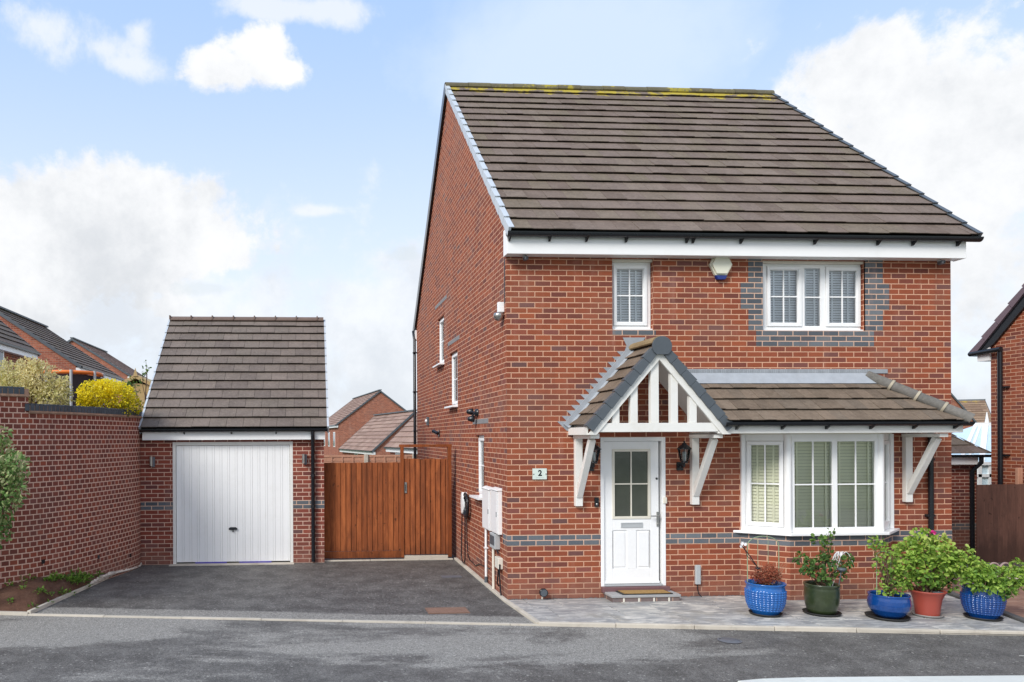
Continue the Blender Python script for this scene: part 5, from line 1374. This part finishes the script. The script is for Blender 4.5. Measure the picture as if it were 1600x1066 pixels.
# ---- right side
# side garage
SY=15.5;t=thing('side_garage','low brick garage with hipped roof and black downpipe right of the house','garage',(9,SY,-.4))
cx_=PY(1527,800,SY).x;m=MB();m.quad((XR-.4,SY,-.6),(cx_,SY,-.6),(cx_,SY,PY(1500,714,SY).z),(XR-.4,SY,PY(1500,714,SY).z));m.quad((cx_,SY,-.6),(cx_,SY+5,-.6),(cx_,SY+5,1.9),(cx_,SY,PY(1500,714,SY).z));m.quad((XR+.4,SY+5,-.6),(cx_,SY+5,-.6),(cx_,SY+5,1.9),(XR+.4,SY+5,1.9));m.build('wall',mBrickG,t)
z_=PY(1505,822,SY).z;z_=round(z_/.075)*.075
m=MB();m.box(XR-.3,cx_+.003,SY-.003,SY+.01,z_-.075,z_+.075);m.build('blue_brick_course',mBlue,t)
ez=PY(1500,710,SY-.2).z;ex=PY(1550,710,SY-.2).x;hx=PY(1500,670,SY+.55).x
m=MB();L_=2.1;sl_=math.radians(38);s_=Vector((0,math.cos(sl_),math.sin(sl_)))
tileroof(m,(XR-.4,SY-.22,ez),(1,0,0),s_,[L_*i/7 for i in range(8)],.3,lambda q:0,lambda q:ex-XR+.4-q*math.cos(sl_)*.86,th=.034)
tileroof(m,(ex,SY-.22,ez),(0,1,0),Vector((-math.cos(sl_),0,math.sin(sl_))),[L_*i/7 for i in range(8)],.3,lambda q:q*math.cos(sl_),lambda q:5,th=.034)
ro=m.build('roof',mTile,t)
m=MB();m.box(XR-.4,PY(1530,720,SY-.2).x,SY-.18,SY-.16,PY(1500,726,SY-.16).z,ez-.03,r=.5);m.build('fascia',mWhite,t)
gutter((XR-.4,SY-.24,ez-.01),(ex+.05,SY-.24,ez-.01),.06).build('gutter',mBlack,t)
x1_=PY(1532,716,SY-.2).x;x2_=PY(1515,760,SY).x;m=MB();m.tube([(x1_,SY-.22,ez-.05),(x1_,SY-.22,ez-.18),(x2_,SY-.06,ez-.38),(x2_,SY-.06,-.4)],.045,10);m.build('downpipe',mBlack,t)
# black post on the house corner
c=PY(1489,790,11.5);m=MB();m.box(XR+.12,XR+.21,11.6,11.68,-.2,PY(1489,788,11.6).z);tag(m.build('black_post',mBlack,None,bevel=.004),'short black post just right of the house corner','post')
# brown fence
t=thing('timber_fence','dark brown closeboard fence at the far right','fence',(12,14.9,-.5))
RY=13.75;zt=PY(1560,757,RY).z;x=PY(1527,800,RY).x;m=MB();xe=x+3
while x<xe:
    zf=PY(1560,882,RY).z;m.prism([(x,RY+.012,zf),(x+.104,RY-.03,zf),(x+.104,RY+.008,zf),(x,RY+.024,zf)],(0,0,zt-zf+R.uniform(-.006,.006)));x+=.098
m.build('boards',mTimB,t)
x=PY(1591,740,RY+.1).x;m=MB();m.box(x-.05,x+.05,RY+.05,RY+.12,-.4,PY(1591,731,RY+.1).z);tag(m.build('timber_post',mTimP,None,bevel=.01),'weathered pale timber post standing behind the brown fence','post')
# neighbour's house at the right edge
r1548=ray(1548,541);t_=15.5;NX=r1548.x*t_;NYR=r1548.y*t_;ne=HC+r1548.z*t_
NH=thing('neighbour_house','neighbouring red brick house cut off at the right edge','house',(NX,NYR,-.5))
pitch=math.radians(45);NH2=4.4
m=MB();m.add([(NX,NYR,-.6),(NX,NYR-2*NH2,-.6),(NX,NYR-2*NH2,ne),(NX,NYR-NH2,ne+NH2*math.tan(pitch)),(NX,NYR,ne)],[(0,4,3,2,1)]);m.quad((NX,NYR,-.6),(NX+7,NYR,-.6),(NX+7,NYR,ne),(NX,NYR,ne));m.quad((NX,NYR-2*NH2,-.6),(NX+7,NYR-2*NH2,-.6),(NX+7,NYR-2*NH2,ne),(NX,NYR-2*NH2,ne));m.build('wall',mBrick,NH)
L_=(NH2+.36)/math.cos(pitch);m=MB()
s_=Vector((0,-math.cos(pitch),math.sin(pitch)));e0=Vector((NX-.06,NYR+.36,ne-.14))
tileroof(m,e0,(1,0,0),s_,[L_*i/16 for i in range(17)],.6,lambda q:0,lambda q:7.1,th=.04)
tileroof(m,e0-Vector((0,2*NH2+.72,0)),(1,0,0),Vector((0,math.cos(pitch),math.sin(pitch))),[L_*i/16 for i in range(17)],.6,lambda q:0,lambda q:7.1,th=.04)
ro=m.build('roof',mTile,NH)
n_=Vector((0,math.sin(pitch),math.cos(pitch)));m=MB()
for i in range(16):
    a=e0+s_*(L_*i/16);b=e0+s_*(L_*(i+1)/16-.01);m.prism([a+n_*.08,b+n_*.045,b-n_*.06,a-n_*.06],(-.04,0,0))
m.build('verge',simple('plum_verge',(.17,.12,.14),.5,.1),ro)
m=MB();m.prism([e0-n_*.06,e0+s_*L_-n_*.06,e0+s_*L_-n_*.26,e0+s_*.45-n_*.22],(.05,0,0));m.build('barge_board',mBlack,ro)
m=MB();m.box(NX-.05,NX+7,NYR+.0,NYR+.26,ne-.30,ne-.16,r=.5);m.build('fascia',mWhite,NH)
m=MB();m.prism([(NX-.05,NYR+.26,ne-.16),(NX-.05,NYR-.02,ne-.16),(NX-.05,NYR-.02,ne+.16)],(.03,0,0));m.box(NX-.05,NX-.01,NYR-.02,NYR-.001,ne-.30,ne-.16,r=.5);m.build('box_end',mWhite,NH)
m=MB();m.tube([(NX+7,NYR+.38,ne-.13),(NX-.09,NYR+.38,ne-.13)],.05,8);m.tube([(NX-.09,NYR+.40,ne-.13),(NX-.11,NYR-.34,ne-.10)],.05,8);m.build('gutter',mBlack,NH)
y_=PX(1562.5,600,NX-.08).y;m=MB();m.tube([(NX-.08,y_,ne-.12),(NX-.08,y_,-.5)],.045,12)
for z in (ne-.9,ne-2.3,ne-3.3,ne-4.4): m.box(NX-.06,NX,y_-.14,y_,z,z+.03)
m.build('downpipe',mBlack,NH)
# conservatory
CY=18.5;t=thing('conservatory','white framed glass conservatory seen between house and neighbour','conservatory',(13,CY,-.5))
xa,xb=PY(1500,700,CY).x,PY(1550,700,CY).x+.15
zr=PY(1535,664,CY+1).z;ze=PY(1535,722,CY).z
m=MB();g_=MB()
for x in (xa,PY(1529,740,CY).x,PY(1546,740,CY).x,xb): m.box(x-.05,x+.05,CY-.05,CY+.05,-.5,ze,r=.5)
m.box(xa,xb,CY-.08,CY+.04,ze-.08,ze,r=.5);m.box(xa,xb,CY-.05,CY+.03,PY(1535,742,CY).z-.06,PY(1535,742,CY).z+.02,r=.5)
g_.quad((xa,CY,-.5),(xb,CY,-.5),(xb,CY,ze),(xa,CY,ze))
rA=Vector((PY(1525,664,CY+1.5).x,CY+1.5,zr));rB=Vector((PY(1552,664,CY+1.5).x+.3,CY+1.5,zr))
m.beam(rA,rB,.12,.14);m.beam(rA,(xa,CY,ze),.08,.07);m.beam((PY(1540,668,CY+1.5).x,CY+1.5,zr),(PY(1534,718,CY).x,CY,ze),.12,.08);m.beam(rB,(xb+.2,CY,ze),.08,.07)
m.beam((PY(1532,668,CY+1.5).x,CY+1.5,zr),(PY(1512,700,CY).x,CY,ze),.05,.05)
g_.quad((xa,CY,ze),(xb+.2,CY,ze),rB,rA);g_.quad((xa,CY,ze),(xa,CY+3,ze),rA)
m.tube([(PY(1542,650,CY+1.5).x,CY+1.5,zr),(PY(1542,650,CY+1.5).x,CY+1.5,PY(1542,644,CY+1.5).z)],[.06,.01],8)
m.build('frame',mWhite,t);g_.build('glazing',simple('pale_polycarbonate',(.62,.78,.86),.2,.1,2,spec=.8),t)
# far houses right
d=60.;a=PY(1537,625,d);b=PY(1517,652,d)
house('brick_house','distant house with yellow lichen ridge seen through the gap on the right',(a.x,d),math.radians(58),2.6,9,-2,PY(1537,660,d).z,a.z-.1,mBrickFar,mTileL,[],tw=.8)
d=45.;a=PY(1470,600,d);b=PY(1527,662,d)
house('brick_house','distant brick gable edge just right of the big house',(a.x,d),0,b.x-a.x-.3,5,-2,b.z+.2,a.z,mBrickFar,mTileF,[],tw=.9)
# ================================================================= plants
def ground_anchor(p): return p
# variegated shrub behind the raised wall
def shrub(name,lab,cat,clumps,n,L,W,mat,stems=6,base=None,**k):
    c0=Vector(clumps[0][0]);b=base or Vector((c0.x,c0.y,c0.z-clumps[0][1][2]))
    t=thing(name,lab,cat,tuple(b));fo=foliage(clumps,n,L,W,**k).build('foliage',mat,t)
    m=MB()
    for i in range(stems):
        c,rad=clumps[i%len(clumps)];e=Vector(c)+Vector((R.uniform(-.5,.5)*rad[0],R.uniform(-.5,.5)*rad[1],R.uniform(.2,.9)*rad[2]))
        m.tube(wander(b+Vector((R.uniform(-.05,.05),R.uniform(-.05,.05),0)),e,5,.04),[.012,.011,.010,.008,.006,.004],5)
    m.build('stem',mStemB,t);return t
def cl(px,py,d,rx,rz,ry=None):
    p=PY(px,py,d);s_=d/F;return (p,(rx*s_,(ry or rx)*s_,rz*s_))
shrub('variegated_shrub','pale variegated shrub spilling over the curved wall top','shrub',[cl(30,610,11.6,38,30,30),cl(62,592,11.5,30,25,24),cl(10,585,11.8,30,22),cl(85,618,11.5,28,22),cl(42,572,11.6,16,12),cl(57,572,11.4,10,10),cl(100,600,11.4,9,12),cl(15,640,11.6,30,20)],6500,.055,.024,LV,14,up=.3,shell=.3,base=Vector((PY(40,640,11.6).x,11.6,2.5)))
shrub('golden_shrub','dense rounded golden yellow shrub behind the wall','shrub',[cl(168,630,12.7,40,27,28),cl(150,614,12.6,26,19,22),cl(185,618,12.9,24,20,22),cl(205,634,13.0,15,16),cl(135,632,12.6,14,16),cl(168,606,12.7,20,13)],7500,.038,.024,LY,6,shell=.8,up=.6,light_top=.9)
shrub('leafy_shrub','green shrub with cream tips at the left edge in front of the wall','shrub',[cl(2,765,9.6,30,48,26),cl(22,735,9.6,20,28,20),cl(-20,745,9.7,35,60),cl(10,705,9.7,12,16),cl(8,680,9.7,9,13),cl(28,722,9.5,14,12),cl(30,765,9.5,10,14),cl(-25,820,9.7,40,40)],2600,.075,.036,LP,12,up=.5,shell=.35,base=Vector((PY(-70,900,9.7).x,9.7,.2)))
shrub('climber','thin dark leafy stems rising beside the garage roof','plant',[cl(227,578,14.0,5,8),cl(222,590,14.0,5,7),cl(229,568,14,3,4),cl(205,605,16,14,16)],160,.07,.03,LG,4,shell=.1,base=Vector((PY(232,640,14).x-.05,14.2,2.4)))
# weeds
wm=MB()
wd=[(118,905,.13,90),(105,908,.10,60),(132,908,.12,90),(75,908,.07,45),(150,897,.08,35),(60,925,.06,25),(95,928,.06,30),(110,935,.05,20),(140,925,.06,25),(45,948,.05,15),(20,945,.05,15),(120,912,.13,120),(85,905,.09,40),(12,915,.06,20),(35,905,.05,15)]
for _ in range(16): wd.append((R.uniform(5,150),R.uniform(900,952),R.uniform(.025,.06),R.randint(3,10)))
for px,py,r_,n in wd:
    p=soil_at(px,py)
    for _ in range(int(n*1.1)):
        q=rv();q.z=abs(q.z);x=p+Vector((q.x*r_,q.y*r_,q.z*r_*.9))*R.random()**.5
        leafshape(wm,x,(q+rv()*.7+Vector((0,0,.2))).normalized(),(Vector((0,0,1))+rv()*.6).normalized(),R.uniform(.03,.07),R.uniform(.015,.03),R.random())
struct(wm.build('weeds',LW,None),'stuff')
# pots
def pot(px,py,prof,mat,lab,tex=False,saucer=None,soil=.8,name='potted_plant',cat='potted plant',n=48,rs=1.):
    prof=[(a*rs,b) for a,b in prof]
    if saucer: saucer=(saucer[0]*rs,saucer[1],*saucer[2:])
    p=PZ(px,py,.02);h=prof[-1][1]
    t=thing(name,lab,cat,(p.x,p.y,.02),None)
    disp=None
    if tex:
        def disp(a,z,q):
            if z<.05 or z>h*.80: return 0
            rows=9;v=(z-.05)/(h*.80-.05)*rows;u=a/(2*PI)*30
            fu=(u%1)-.5;fv=(v%1)-.45
            dd=1-min(1,(fu*fu*5.0+fv*fv*4.5));return .013*max(0,dd)**.7
    full=[]
    for i in range(len(prof)-1):
        (a,b),(c,d)=prof[i],prof[i+1];k=max(1,int(((c-a)**2+(d-b)**2)**.5/(.006 if tex else .012)))
        for j in range(k): full.append((a+(c-a)*j/k,b+(d-b)*j/k))
    full.append(prof[-1])
    R_=prof[-1][0]
    ro_=lambda z:min((a+(c-a)*(z-b)/(d-b+1e-9) for (a,b),(c,d) in zip(prof[:-1],prof[1:]) if b-1e-6<=z<=d+1e-6),default=R_)
    m=MB();m.lathe([(0.,0.0)]+full+[(R_-.004,h+.008),(R_-.02,h+.006),(R_-.026,h-.01),(ro_(h-.05)-.018,h-.05)],(p.x,p.y,.032),240 if tex else n,disp=disp);po=m.build('pot',mat,t)
    m=MB();zz=h-.045;m.lathe([(ro_(zz)-.012,zz),(R_*.5,zz+.01),(0.001,zz+.015)],(p.x,p.y,.032),24);m.build('soil',mCompost,t)
    if saucer:
        s=MB();r_=saucer[0];s.lathe([(0,0),(r_-.02,0),(r_,.03),(r_+.004,.03),(r_-.012,.006),(0,.008)],(p.x+saucer[1],p.y+.0,.0185),40)
        tag(s.build('plant_saucer',saucer[2],None),saucer[3],'saucer','saucers under the plant pots')
    return t,p,h+.03
PB=[(.15,.0),(.19,.05),(.225,.13),(.240,.22),(.240,.30),(.232,.345),(.236,.36),(.25,.385)]
# 1: blue textured, dead plant
t1,p1,h1=pot(1196,960,PB,mBluePot,'bright blue dimpled pot holding a dead red brown plant, beside the bay',True,(.20,.0,mRubber,'black saucer under the bright blue pot with the dead plant'),rs=0.93)
def ctr(p,dx,dz,dy=0): return (p+Vector((dx,dy,dz)),)
fm=foliage([(p1+Vector((.02,0,.50)),(.17,.12,.10)),(p1+Vector((-.05,0,.46)),(.13,.12,.07)),(p1+Vector((.06,-.02,.56)),(.09,.08,.08)),(p1+Vector((.14,0,.47)),(.08,.08,.06))],2200,.028,.008,up=.2,shell=.2);fm.build('dead_foliage',LR,t1)
m=MB()
for i in range(26):
    e=p1+Vector((R.uniform(-.18,.28),R.uniform(-.12,.1),R.uniform(.48,.66)));m.tube(wander(p1+Vector((R.uniform(-.05,.08),R.uniform(-.05,.05),.38)),e,4,.02),[.004,.0035,.003,.0025,.0015],4)
m.build('twig',simple('dry_twig',(.33,.19,.12),.8,.3,20),t1)
# 2: green pot
PG=[(.165,.0),(.195,.03),(.22,.12),(.232,.22),(.232,.30),(.228,.335),(.238,.345),(.24,.365)]
t2,p2,h2=pot(1284,959,PG,mGreenPot,'dark olive green pot with a leggy rose below the bay window',False,(.25,.0,mRubber,'black saucer under the olive green pot'),rs=0.84)
# 3: low blue
P3_=[(.15,.0),(.20,.03),(.26,.10),(.277,.16),(.272,.22),(.262,.25),(.262,.262),(.272,.275)]
t3,p3,h3=pot(1389,965,P3_,mBluePotD,'low glossy deep blue pot with tall sparse rose stems',False,(.285,-.02,mRubber,'large black saucer under the low glossy blue pot'),rs=0.81)
# 4: terracotta flared
P4_=[(.155,.0),(.163,.06),(.171,.12),(.180,.17),(.192,.21),(.208,.245),(.228,.275),(.242,.29),(.247,.30)]
t4,p4,h4=pot(1449,962,P4_,mTerra,'terracotta red flared plastic pot with a big bushy pink flowered rose',False,(.205,.0,simple('grey_saucer',(.3,.29,.28),.6),'grey saucer under the terracotta red pot'),rs=0.8)
# 5: blue textured right
P5_=[(.18,.0),(.22,.05),(.262,.14),(.28,.22),(.28,.28),(.268,.33),(.272,.345),(.285,.365)]
t5,p5,h5=pot(1536,966,P5_,mBluePotD,'deep blue dimpled pot with a spreading leafy rose, nearest the drive',True,(.25,.0,mRubber,'black saucer under the deep blue dimpled pot'),rs=0.75)
def at(p,px,py,dy=0):
    q=PY(px,py,p.y+dy);return q
def rose(t,p,h,clumps,n,L,W,mat,stemdef=None,shell=.2,**k):
    cs=[(at(p,a,b,dy),(rx*p.y/F,(rx)*p.y/F*.8,rz*p.y/F)) for a,b,rx,rz,dy in clumps]
    foliage(cs,n,L,W,shell=shell,**k).build('foliage',mat,t)
    m=MB()
    for c,rad in cs:
        for j in range(2):
            e=Vector(c)+Vector((R.uniform(-.6,.6)*rad[0],0,R.uniform(-.2,.8)*rad[2]));b=p+Vector((R.uniform(-.06,.06),R.uniform(-.05,.05),h-.08))
            m.tube(wander(b,e,6,.035),[.007,.0065,.006,.005,.004,.003,.002],5)
    m.build('stem',mStemB,t)
rose(t2,p2,h2,[(1287,880,20,14,0),(1318,880,16,14,0),(1275,890,14,14,-.05),(1252,872,10,10,0),(1260,888,12,10,0),(1292,905,13,8,-.1),(1290,862,10,10,0),(1293,843,8,10,0),(1278,845,10,6,0),(1310,895,12,10,0),(1326,873,8,8,0),(1297,832,6,5,0)],430,.062,.042,LG,up=.5)
rose(t3,p3,h3,[(1370,850,12,10,0),(1382,862,12,14,0),(1372,880,8,16,0),(1395,885,8,22,0),(1365,843,9,6,0),(1385,900,8,16,0),(1398,918,14,12,-.08),(1410,905,12,16,0),(1378,920,6,10,0)],330,.05,.034,LGl)
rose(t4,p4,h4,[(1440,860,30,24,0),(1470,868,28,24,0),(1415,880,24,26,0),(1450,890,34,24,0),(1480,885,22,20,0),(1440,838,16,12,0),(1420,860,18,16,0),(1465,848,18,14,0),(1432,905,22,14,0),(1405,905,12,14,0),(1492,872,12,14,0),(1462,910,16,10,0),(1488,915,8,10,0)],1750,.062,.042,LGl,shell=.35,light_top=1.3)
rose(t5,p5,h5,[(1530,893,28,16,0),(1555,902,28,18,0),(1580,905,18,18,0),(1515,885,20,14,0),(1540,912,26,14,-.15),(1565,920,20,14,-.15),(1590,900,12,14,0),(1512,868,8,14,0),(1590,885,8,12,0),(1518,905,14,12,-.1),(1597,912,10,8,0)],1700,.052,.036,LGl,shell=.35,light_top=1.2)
# pink flower
c=at(p4,1457,834);fm=MB()
for k in range(26):
    q=rv();q.z=abs(q.z);leafshape(fm,c+q*.012,(q+rv()*.3).normalized(),(Vector((0,0,1))+rv()*.4).normalized(),.036,.03,R.random())
fm.build('flower',mPink,t4)
# trellis hoop behind pot 1
def hoop(name,lab,p,px0_,px1_,pyt,pyb,dy,bars):
    a=at(p,px0_,pyb,dy);b=at(p,px1_,pyb,dy);top=at(p,(px0_+px1_)/2,pyt,dy).z;m=MB();cxh=(a.x+b.x)/2;w_=(b.x-a.x)/2;pts=[(a.x,a.y,.25)]
    for k in range(13):
        an=PI*k/12;pts.append((cxh-w_*math.cos(an)**1,a.y,top-w_*.55+w_*.55*math.sin(an)))
    pts.append((b.x,a.y,.25));m.tube(pts,.0055,6)
    for f in bars:
        x=a.x+(b.x-a.x)*f;m.tube([(x,a.y,.3),(x,a.y,top-.02)],.003,5)
    tag(m.build(name,mWireG,None),lab,'trellis')
hoop('plant_hoop','green wire hoop trellis standing in the bright blue pot',p1,1168,1217,838,905,.08,(.33,.66))
hoop('plant_hoop','thin green wire support in the low glossy blue pot',p3,1370,1392,862,930,.02,(.5,))
# solar stake with white flower heads
def stake(lab,p,base,head,n=3):
    b=at(p,*base);h_=at(p,*head);t=thing('solar_flower_stake',lab,'garden light',tuple(b));m=MB();m.tube([b-Vector((0,0,.2)),b,b.lerp(h_,.5)+Vector((.0,0,.012)),h_],.006,6);m.tube([b,b.lerp(h_,.6)+Vector((-.02,0,-.01)),h_+Vector((.03,0,.02))],.004,6);m.build('wires',mBlack,t)
    m=MB();m.lathe([(0,.0),(.03,.0),(.032,-.012),(.01,-.02)],b+Vector((0,0,.0)),12);m.build('solar_panel',mBlack,t)
    for k in range(n):
        c=h_+Vector((R.uniform(-.02,.035),R.uniform(-.02,.02),R.uniform(-.02,.03)));f=MB()
        for j in range(6):
            a=2*PI*j/6;leafshape(f,c,Vector((math.cos(a),-.3,math.sin(a))).normalized(),Vector((0,-1,.2)).normalized(),.026,.018,.5)
        f.build('flower_head',mWhiteF,t)
stake('black solar stake with small white flowers leaning left from the bright blue pot',p1,(1184,887),(1159,853))
stake('black solar stake with white flowers leaning right from the terracotta pot',p4,(1467,924),(1499,897))
c=at(p4,1466,926,-.12);m=MB();m.tube([c+Vector((0,0,-.05)),c],.006,6);m.lathe([(0,.012),(.055,.006),(.06,-.005),(.02,-.03),(0,-.035)],c,16);tag(m.build('solar_panel_disc',mGrey,None),'round dark solar panel in the terracotta pot','solar light')
c=at(p2,1315,889,-.1);m=MB();m.tube([c+Vector((-.04,0,-.22)),c],.006,6);m.lathe([(0,.015),(.045,.01),(.055,-.005),(.03,-.03),(0,-.035)],c,16);tag(m.build('solar_panel_disc',mGrey,None),'round dark solar panel beside the olive green pot stems','solar light')
# white firework ornament
m=MB();b=at(p2,1300,918);tp=at(p2,1313,870);m.tube([b,b.lerp(tp,.5)+Vector((-.0,0,0)),tp],.005,6)
for k in range(12):
    a=R.uniform(-.6,PI+.6);d=Vector((math.cos(a),R.uniform(-.4,.4),0));L_=R.uniform(.09,.19)*(1.15 if k%3 else .8)
    m.tube([tp+d*L_*t+Vector((0,0,.06*math.sin(PI*min(1,t*1.1))*1.0+.02*t-.14*t**3*(1 if R.random()<.6 else .5))) for t in (0,.2,.4,.6,.8,1)],[.004,.004,.004,.0035,.003,.0015],5)
tag(m.build('fountain_ornament',mWhiteF,None),'white drooping fountain shaped ornament in the olive green pot','ornament')
# hoop edging behind the last pot
m=MB();yy=11.4
for px in (1553,1571):
    a=PY(px,890,yy);w_=11*yy/F;m.tube([(a.x-w_+2*w_*k/12*1.0 if False else a.x-w_*math.cos(PI*k/12),yy,a.z-.03+w_*1.25*math.sin(PI*k/12)) for k in range(13)],.016,6)
    m.tube([(a.x-w_,yy,-.03),(a.x-w_,yy,a.z-.03)],.016,6);m.tube([(a.x+w_,yy,-.03),(a.x+w_,yy,a.z-.03)],.016,6)
tag(m.build('hoop_edging',mHoop,None),'pair of faded hoops behind the deep blue dimpled pot','edging')
# ================================================================= light and sky
SUN=Vector((-.80,-.72,.78)).normalized()
sun=bpy.data.objects.new('sun',bpy.data.lights.new('sun','SUN'));COL.objects.link(sun);sun.data.energy=2.6;sun.data.angle=math.radians(22);sun.data.color=(1,.965,.91)
sun.rotation_euler=SUN.to_track_quat('Z','Y').to_euler()
world=bpy.data.worlds.new('World');SC.world=world;world.use_nodes=True
nt=world.node_tree;nt.nodes.clear()
class WN(N):
    def __init__(s,t): s.t=t;s.out=t.nodes.new('ShaderNodeOutputWorld')
w=WN(nt)
sky=w.n('TexSky');sky.sky_type='NISHITA';sky.sun_disc=False;sky.sun_elevation=math.asin(SUN.z);sky.sun_rotation=math.atan2(SUN.x,SUN.y);sky.ozone_density=2.;sky.dust_density=.6;sky.air_density=1.
tc=w.n('TexCoord');dirv=tc.outputs['Generated']
sp=w.n('SeparateXYZ');w.set(sp.inputs[0],dirv)
az=w.math('ARCTAN2',sp.outputs[0],sp.outputs[1]);el=w.math('ARCSINE',sp.outputs[2])
n1_=w.noise(dirv,5.5,8,.62,.3);n2_=w.noise(dirv,2.2,6,.6)
n3_=w.noise(dirv,16,6,.6)
def azel(px,py):
    d=ray(px,py).normalized();return math.atan2(d.x,d.y),math.asin(d.z)
def blob(px,py,rx,ry):
    a,e=azel(px,py);a1,_=azel(px+rx,py);a0,_=azel(px-rx,py);_,e1=azel(px,py-ry);_,e0=azel(px,py+ry)
    ra,re=abs(a1-a0)/2,abs(e1-e0)/2
    u=w.math('DIVIDE',w.math('SUBTRACT',az,a),ra);v=w.math('DIVIDE',w.math('SUBTRACT',el,e),re)
    return w.math('SUBTRACT',1.,w.math('SQRT',w.math('ADD',w.math('MULTIPLY',u,u),w.math('MULTIPLY',v,v))))
def union(bs):
    o=bs[0]
    for b in bs[1:]: o=w.math('SMOOTH_MAX',o,b,.15)
    return o
dense=union([blob(410,75,75,52),blob(345,105,80,40),blob(430,110,60,35),blob(60,400,370,170),blob(200,320,200,80),blob(330,385,160,80),blob(1400,330,300,300),blob(1340,130,150,110),blob(1480,190,130,110),blob(1300,420,300,200),blob(1250,230,100,90)])
thin=union([blob(150,75,130,60),blob(190,100,80,35),blob(450,15,130,30),blob(500,330,60,14),blob(620,620,300,70),blob(1600,650,300,160),blob(215,50,40,40),blob(250,500,620,210),blob(560,520,200,200)])
edge=w.math('MULTIPLY_ADD',w.math('SUBTRACT',n1_,.5),3.0,w.math('MULTIPLY',w.math('SUBTRACT',n3_,.5),1.1))
dm=w.sm(w.math('ADD',dense,w.math('ADD',edge,w.math('MULTIPLY',w.math('SUBTRACT',w.noise(dirv,42,5,.65),.5),.55))),-.04,.42)
tm=w.math('MULTIPLY',w.sm(w.math('ADD',thin,w.math('MULTIPLY',edge,1.15)),-.1,.60),.70)
# general cloud for the part of the sky outside the view
back=w.math('MULTIPLY',w.sm(n2_,.42,.62),w.sm(sp.outputs[1],.25,-.1))
horiz=w.math('MULTIPLY_ADD',w.sm(el,.58,.04),.86,.04)
veil=w.math('MAXIMUM',horiz,w.math('MULTIPLY',w.sm(w.math('ADD',blob(900,110,430,230),w.math('MULTIPLY',edge,.25)),0,.7),.5))
cover=w.math('MAXIMUM',w.math('MAXIMUM',dm,tm),back)
SK=.1
blue=w.mix(.78,sky.outputs[0],(4.35,6.35,10.1))
blue=w.mix(veil,blue,(7.9,8.5,9.1))
# cloud shade: bright tops, slightly grey bases
shade=w.sm(w.math('ADD',w.noise(dirv,4.5,7,.65),w.math('MULTIPLY',el,.55)),.44,.74)
cc_=w.mix(shade,(6.15,6.4,6.75),(8.35,8.45,8.6))
col=w.mix(cover,blue,cc_)
wisp=w.math('MULTIPLY',w.sm(w.math('ADD',union([blob(625,395,30,14),blob(330,450,70,18),blob(1400,560,260,30)]),w.math('MULTIPLY',edge,1.2)),.05,.5),.5)
col=w.mix(wisp,col,(6.2,6.9,7.4))
bg=w.n('Background');bg.inputs[1].default_value=SK;w.set(bg.inputs[0],col);nt.links.new(bg.outputs[0],w.out.inputs[0])
SC.view_settings.view_transform='Standard';SC.view_settings.look='None';SC.view_settings.exposure=.27;SC.view_settings.gamma=1
for o in bpy.data.objects:
    if '_o' in o: del o['_o']
